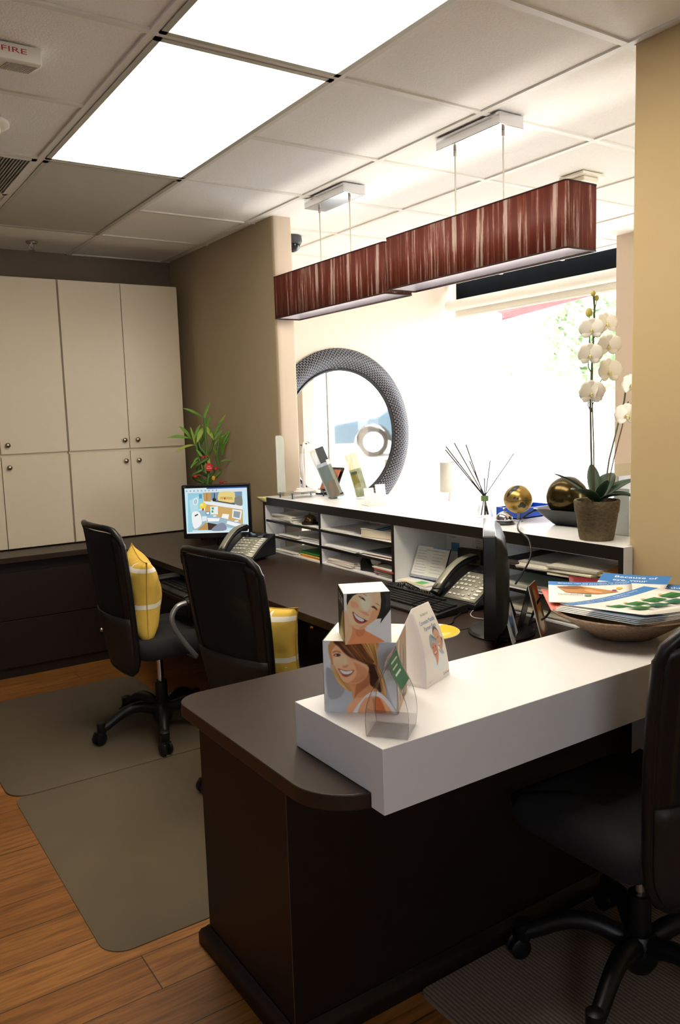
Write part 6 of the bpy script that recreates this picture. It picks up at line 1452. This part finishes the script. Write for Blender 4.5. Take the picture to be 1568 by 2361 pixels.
spiral(-.015, 0, .27, .50, .05, 1.5, 2.2, (-.03, .12)); spiral(.02, .01, .27, .47, .045, 1.25, .3, (.055, .16)); spiral(.0, -.02, .27, .44, .01, 1, 1, (.0, .30)); spiral(-.035, .01, .27, .43, .055, 1.2, 3.6, (-.02, .2))
spiral(.05, -.01, .27, .42, .04, 1, 0, (.04, .17)); spiral(-.02, .02, .30, .55, .04, 1.5, 5, (.04, .12))
def leaf(p, q, w, mm, sag=.01):
    p, q = V(p), V(q); d = q - p; sd = d.cross(V((0, -1, .3))).normalized()
    m = MB()
    def f(i, j):
        x = i * 2 - 1; ww = .74 * w * math.sin(PI * min(1, .06 + j * .94)) ** .8
        return p + d * j + sd * (x * ww) + V((0, 0, sag * 4 * j * (1 - j))) + V((0, -1, 0)) * abs(x) * ww * .3
    m.grid(f, 4, 10); m.build('leaf', mm, t, solid=.0008, smooth=60)
for p, q, w, mm in (((0, 0, .74), (-.14, -.02, .80), .011, BLF), ((.0, 0, .72), (.045, -.02, .835), .012, BLF), ((-.005, 0, .70), (.05, -.03, .60), .02, BLF2), ((.0, 0, .68), (-.06, -.02, .59), .02, BLF2), ((.01, 0, .66), (.035, -.03, .75), .016, BLF),
    ((-.09, 0, .62), (-.245, -.02, .63), .012, BLF), ((-.08, 0, .61), (-.165, -.02, .695), .015, BLF), ((-.07, 0, .58), (-.20, -.02, .545), .010, BLF2), ((-.07, 0, .60), (-.03, -.02, .70), .012, BLF), ((-.06, 0, .57), (-.10, -.03, .69), .011, BLF2), ((-.055, 0, .55), (-.02, -.03, .47), .012, BLF),
    ((.06, 0, .62), (.12, -.02, .72), .013, BLF), ((.065, 0, .62), (.14, -.02, .755), .011, BLF2), ((.06, 0, .60), (.12, -.02, .66), .012, BLF), ((.06, 0, .58), (.03, -.03, .68), .014, BLF), ((.06, 0, .57), (.135, -.02, .635), .010, BLF),
    ((.11, 0, .56), (.165, -.02, .66), .018, BLF), ((.115, 0, .55), (.20, -.02, .675), .017, BLF), ((.11, 0, .53), (.09, -.03, .64), .016, BLF), ((.11, 0, .50), (.12, -.03, .585), .014, BLF), ((.10, 0, .47), (.18, -.02, .465), .009, BLF), ((.09, 0, .47), (.04, -.03, .56), .013, BLF),
    ((.01, 0, .50), (-.02, -.04, .40), .014, BLF2), ((.0, 0, .55), (.01, -.05, .42), .016, BLF2), ((-.05, 0, .48), (-.11, -.02, .44), .009, BLF), ((-.04, 0, .50), (-.09, -.02, .47), .008, BLF)):
    leaf(p, q, w, mm)
for p in ((-.085, -.03, .395), (.085, -.03, .345), (-.03, -.03, .505), (.05, -.03, .43)):
    m = MB(); m.lathe([(.0115, -.007), (.0125, 0), (.0115, .007)], p, 12, cap=False); m.tube([V(p), V(p) + V((.02, -.008, .006)), V(p) + V((.035, -.01, .001))], .003, 5); m.build('red_tie', mat('red_ribbon', 'b3242c', rough=.5), t)
m = MB(); m.X = Matrix.Translation((-.005, -.06, .445)) @ Matrix.Rotation(PI / 2, 4, 'X'); m.lathe([(.001, 0), (.024, 0), (.024, .0012), (.001, .0012)], seg=28); mt = m.build('red_tag', mat('red_tag_card', 'd0222e', rough=.4), t)
art('tag_lettering', [('t', 'f3dcdc', 'Lucky', .22, .55, .5, .16), ('t', 'f3dcdc', 'Bamboo', .14, .30, .7, .16)], plane((-.029, -.0614, .421), (.048, 0, 0), (0, 0, .048)), t)
m = MB(); m.ball((.03, -.04, .375), .012, seg=10, sc=(1, .6, 1.3)); m.build('yellow_charm', mat('yellow_charm', 'd9a52e', rough=.4), t)

# ------------------------------------------------------------------ waiting room
MX, MZ = 3.545, 1.275
t = thing('mirror', 'large round mirror with a dark woven frame on the waiting room wall', 'mirror', (MX, YB, MZ))
def weave_mat():
    m = bpy.data.materials.new('dark_woven_frame'); m.use_nodes = True
    nt = m.node_tree; N = nt.nodes; L = nt.links; b = N['Principled BSDF']; b.inputs['Roughness'].default_value = .45; b.inputs['Specular IOR Level'].default_value = .3
    uv = N.new('ShaderNodeTexCoord'); mp = N.new('ShaderNodeMapping'); mp.inputs['Scale'].default_value = (110, 9, 1)
    L.new(uv.outputs['UV'], mp.inputs['Vector'])
    br = N.new('ShaderNodeTexBrick'); br.inputs['Scale'].default_value = 1; br.inputs['Brick Width'].default_value = 1.0; br.inputs['Row Height'].default_value = 1.0
    br.offset = .5; br.inputs['Mortar Size'].default_value = .17; br.inputs['Mortar Smooth'].default_value = .6
    mp.inputs['Scale'].default_value = (6, 230, 1)
    br.inputs['Color1'].default_value = lin('141414'); br.inputs['Color2'].default_value = lin('1e1e1f'); br.inputs['Mortar'].default_value = lin('85868c')
    L.new(mp.outputs['Vector'], br.inputs['Vector']); L.new(br.outputs['Color'], b.inputs['Base Color'])
    bp = N.new('ShaderNodeBump'); bp.inputs['Strength'].default_value = 1; bp.inputs['Distance'].default_value = .008; bp.invert = True
    L.new(br.outputs['Fac'], bp.inputs['Height']); L.new(bp.outputs['Normal'], b.inputs['Normal'])
    return m
m = MB(); uvl = m.bm.loops.layers.uv.new('UVMap'); ns, nr = 96, 10
ri, ro = .52, .675; gr = []
for i in range(ns + 1):
    a = 2 * PI * i / ns; row = []
    for j in range(nr + 1):
        q = j / nr; r = ri + (ro - ri) * q; y = -.012 - .045 * math.sin(PI * q) ** .7
        row.append(m.bm.verts.new((r * math.cos(a), y, r * math.sin(a))))
    gr.append(row)
for i in range(ns):
    for j in range(nr):
        f = m.bm.faces.new((gr[i][j], gr[i + 1][j], gr[i + 1][j + 1], gr[i][j + 1]))
        for l, (ii, jj) in zip(f.loops, ((i, j), (i + 1, j), (i + 1, j + 1), (i, j + 1))): l[uvl].uv = (jj / nr, ii / ns)
m.build('frame', weave_mat(), t, smooth=80, clean=False)
m = MB(); m.lathe([(.52, -.014), (.512, -.022), (.50, -.012)], (0, 0, 0), 64, axis='y', cap=False); m.build('inner_bead', mat('bead_dark', '3a3d3c', rough=.3, metal=.5), t)
m = MB(); m.lathe([(.001, -.010), (.525, -.010)], (0, 0, 0), 64, axis='y', cap=False); m.build('mirror_glass', mat('mirror_silver', 'f4f5f4', rough=.02, metal=1, amt=.005), t, smooth=0)
m = MB(); m.lathe([(.001, -.009), (.66, -.009), (.66, -.0005), (.001, -.0005)], (0, 0, 0), 64, axis='y', cap=False); m.build('backing', mat('mirror_back', '2a2a2a', rough=.7), t, smooth=0)
# roller blind
t = thing('roller_blind', 'rolled-up white roller blind under the window header', 'roller blind', (4.62, 0, 2.305))
m = MB(); m.lathe([(.001, 3.25), (.044, 3.25), (.044, 5.20), (.001, 5.20)], (0, 0, 0), 28, axis='y'); m.build('roll', mat('blind_fabric', 'ece9df', rough=.6, amt=.02), t)
MB().box(.036, .04, 3.26, 5.16, -.085, .01).build('hanging_fabric', mat('blind_fabric', 'ece9df'), t, smooth=0)
m = MB(); m.tube([(.038, 3.26, -.09), (.038, 5.17, -.09)], .009, 10); m.build('bottom_bar', mat('blind_fabric', 'ece9df'), t)
m = MB(); m.tube([(0, 5.13, .04), (0, 5.13, .185)], .004, 8); m.build('bracket', WG, t)
m = MB(); m.tube([(0, 3.30, .04), (0, 3.30, .185)], .004, 8); m.build('bracket', WG, t)
# lamp on a small table
t = thing('side_table', 'small white side table in the waiting room, hidden below the shelf top', 'side table', (4.345, 4.9, 0))
MB().lathe([(.001, .48), (.23, .48), (.23, .5), (.001, .5)], seg=36).build('table_top', WHITE, t)
for k in range(3):
    a = k * 2.1 + .4; m = MB(); m.tube([(.05 * math.cos(a), .05 * math.sin(a), .48), (.2 * math.cos(a), .2 * math.sin(a), .0)], .012, 8); m.build('leg', WHITE, t)
t = thing('table_lamp', 'white drum-shaded table lamp in the waiting room before the window', 'table lamp', (4.345, 4.9, .5005))
MB().lathe([(.07, 0), (.07, .012), (.02, .02), (.018, .1), (.03, .16), (.014, .26), (.006, .30)], seg=28).build('lamp_base', WG, t)
m = MB(); m.lathe([(.082, .285), (.081, .525)], seg=44, cap=False); m.build('lamp_shade', mat('lamp_shade', 'e4e2d6', rough=.8, amt=.02), t, solid=.002)
m = MB(); m.tube([(-.081, 0, .5), (.081, 0, .5)], .002, 6); m.tube([(0, 0, .28), (0, 0, .51)], .002, 6); m.build('shade_spider', NICKEL, t)
# ------------------------------------------------------------------ outside the window
t = thing('awning', 'red awning outside the window, just below the roller blind', 'awning', (5.2, 4.3, 2.36))
AW = mat('awning_red', '7a1722', rough=.8, amt=.15)
m = MB(); m.poly([(0, -2.2, .42), (0, 1.6, .35), (.75, 1.6, .02), (.75, -2.2, .34)]); m.build('canopy', AW, t, smooth=0, solid=.01)
m = MB(); m.poly([(.75, -2.2, .34), (.75, 1.6, .02), (.75, 1.6, -.04), (.75, -2.2, .28)]); m.build('valance', AW, t, smooth=0, solid=.008)
def tree_leaf_mat(nm, c): return mat(nm, c, rough=.6, amt=.5, scale=3)
def tree(label, x, y, z, h, r, n, c, seed):
    rr = random.Random(seed)
    t = thing('tree', label, 'tree', (x, y, 0), 0, None)
    m = MB(); m.tube([(0, 0, 0), (.1, .05, z * .5), (0, .1, z + h * .3)], lambda q: .18 - .1 * q, 10); m.build('trunk', mat('bark', 'c9c4bb', rough=.9, bump=.6, bscale=20), t)
    m = MB()
    for k in range(n):
        while True:
            p = V((rr.uniform(-1, 1), rr.uniform(-1, 1), rr.uniform(-1, 1)))
            if .25 < p.length < 1: break
        p = V((p.x * r, p.y * r, z + h * .5 + p.z * h * .5)); s_ = rr.uniform(.10, .22)
        a = V((rr.uniform(-1, 1), rr.uniform(-1, 1), rr.uniform(-1, 1))).normalized(); b = a.cross(V((rr.uniform(-1, 1), .3, rr.uniform(-1, 1)))).normalized()
        m.poly([p - a * s_, p + b * s_ * .5, p + a * s_, p - b * s_ * .5])
    m.build('crown', tree_leaf_mat('foliage_' + c, c), t, smooth=0, clean=False)
tree('leafy green tree outside the window, behind the orchid', 14.3, 11.45, 1.6, 3.2, 1.25, 1500, 'a3b98f', 3)
tree('low pale green tree farther off outside the window, left of the orchid', 17.6, 16.7, 1.9, 1.0, 1.1, 420, 'bccaa8', 5)
# raised street with a parked car (seen in the mirror)
RZ = .50
m = MB(); m.box(8.4, 22, -14, 3.2, .0, RZ); m.build('ground_terrace', mat('pale_concrete', 'cfccc6'), kind='structure')
t = thing('car', 'silver blue parked car outside, seen only in the round mirror', 'car', (10.62, -4.05, RZ), math.atan2(.55, .83))
CP = mat('car_paint', '3a4c57', rough=.6, spec=.1)
def side(y): return y
prof = [(-.85, .30), (-.88, .62), (-.80, .72), (.15, .86), (.75, 1.28), (2.1, 1.32), (2.9, .92), (3.45, .86), (3.52, .40), (3.4, .30)]
def wheelarch(cx, r):
    return [(cx + r * math.cos(a), .30 + r * math.sin(a)) for a in [math.pi * k / 10 for k in range(11)]]
low = [(3.4, .30)] + wheelarch(2.62, .40) + wheelarch(0, .40) + [(-.85, .30)]
P = [(-.85, .30)] + prof[1:-1] + low[:-1]
m = MB(); A = [m.v((x, -.82 + (.12 if z > .95 else 0), z)) for x, z in P]; B = [m.v((x, .82 - (.12 if z > .95 else 0), z)) for x, z in P]
m.face(A); m.face(B[::-1])
for i in range(len(P)): m.face((A[i], A[(i + 1) % len(P)], B[(i + 1) % len(P)], B[i]))
m.build('car_body', CP, t, bevel=.03, smooth=30)
for sg in (-1, 1):
    m = MB(); m.poly([(.32, sg * .815, .90), (.86, sg * .72, 1.22), (1.40, sg * .72, 1.25), (1.40, sg * .82, .90)]); m.poly([(1.48, sg * .82, .90), (1.48, sg * .72, 1.25), (2.05, sg * .72, 1.25), (2.6, sg * .82, .93)])
    m.build('side_window', mat('car_glass', '2c353b', rough=.08), t, smooth=0, solid=.01)
    for wx in (0, 2.62):
        m = MB(); m.lathe([(.001, -.09), (.20, -.09), (.31, -.08), (.325, -.05), (.325, .06), (.31, .09), (.001, .09)], (wx, sg * .76, .325), 36, axis='y'); wo = m.build('wheel', mat('tyre', '0c0d0e', rough=.9, spec=.1), t)
        m = MB(); m.lathe([(.001, sg * .10), (.05, sg * .105), (.19, sg * .095), (.215, sg * .09)], (wx, sg * .76, .325), 30, axis='y', cap=False)
        m.build('rim', mat('alloy', 'c9ccce', rough=.3, metal=.6), wo)
        m = MB()
        for k in range(7):
            a = 2 * PI * k / 7; m.lathe([(.02, sg * .101), (.02, sg * .106)], (wx + .13 * math.cos(a), sg * .765, .325 + .13 * math.sin(a)), 8, axis='y')
        m.build('rim_hole', mat('tyre', '2a2b2c'), wo)

# ------------------------------------------------------------------ light
wd = bpy.data.worlds.new('World'); SC.world = wd; wd.use_nodes = True
nt = wd.node_tree; bg = nt.nodes['Background']
tc = nt.nodes.new('ShaderNodeTexCoord'); sp = nt.nodes.new('ShaderNodeSeparateXYZ'); cr = nt.nodes.new('ShaderNodeValToRGB')
nt.links.new(tc.outputs['Generated'], sp.inputs[0]); nt.links.new(sp.outputs['Z'], cr.inputs['Fac'])
cr.color_ramp.elements[0].color = (.95, .97, 1, 1); cr.color_ramp.elements[1].color = (.82, .90, 1, 1)
nt.links.new(cr.outputs['Color'], bg.inputs['Color']); bg.inputs['Strength'].default_value = SKY
def area(name, loc_, rot, sx, sy, power=0, portal=False, col=(1, 1, 1)):
    l = bpy.data.lights.new(name, 'AREA'); l.shape = 'RECTANGLE'; l.size = sx; l.size_y = sy; l.energy = power; l.color = col
    if portal: l.cycles.is_portal = True
    o = bpy.data.objects.new(name, l); COL.objects.link(o); o.location = loc_; o.rotation_euler = rot; return o
area('window_portal', (XW + .12, 3.915, 1.36), (0, math.radians(90), 0), 1.98, 2.73, portal=True)
area('window_portal_front', (-.7, -2.18, 1.925), (math.radians(90), 0, 0), 1.6, .65, portal=True)
area('window_portal_waiting', (3.6, -2.18, 1.21), (math.radians(90), 0, 0), 2.1, 2.18, portal=True)
sun = bpy.data.lights.new('sun', 'SUN'); sun.energy = SUN; sun.angle = math.radians(3); so = bpy.data.objects.new('sun', sun); COL.objects.link(so)
so.rotation_euler = (math.radians(20), math.radians(38), 0)

# ------------------------------------------------------------------ camera
cam = bpy.data.cameras.new('camera'); co = bpy.data.objects.new('camera', cam); COL.objects.link(co)
yaw, pitch, roll = math.radians(33.640), math.radians(6.969), math.radians(-1.817)
r0 = V((math.cos(yaw), -math.sin(yaw), 0)); f = V((math.sin(yaw), math.cos(yaw), 0)) * math.cos(pitch) - V((0, 0, 1)) * math.sin(pitch)
u0 = r0.cross(f); rr_ = r0 * math.cos(roll) + u0 * math.sin(roll); uu = -r0 * math.sin(roll) + u0 * math.cos(roll)
co.matrix_world = Matrix(((rr_.x, uu.x, -f.x, 0), (rr_.y, uu.y, -f.y, 0), (rr_.z, uu.z, -f.z, CZ), (0, 0, 0, 1)))
cam.sensor_fit = 'HORIZONTAL'; cam.sensor_width = 36; cam.lens = 1848 / 1568 * 36; cam.clip_start = .02
SC.camera = co
vs = SC.view_settings; vs.view_transform = 'Standard'; vs.look = 'None'; vs.gamma = 1; vs.exposure = EXPO; vs.use_curve_mapping = False
SC.cycles.use_denoising = True; SC.cycles.max_bounces = 10; SC.cycles.diffuse_bounces = 5; SC.cycles.transparent_max_bounces = 16; SC.cycles.sample_clamp_indirect = 6
SC.cycles.caustics_reflective = False; SC.cycles.caustics_refractive = False
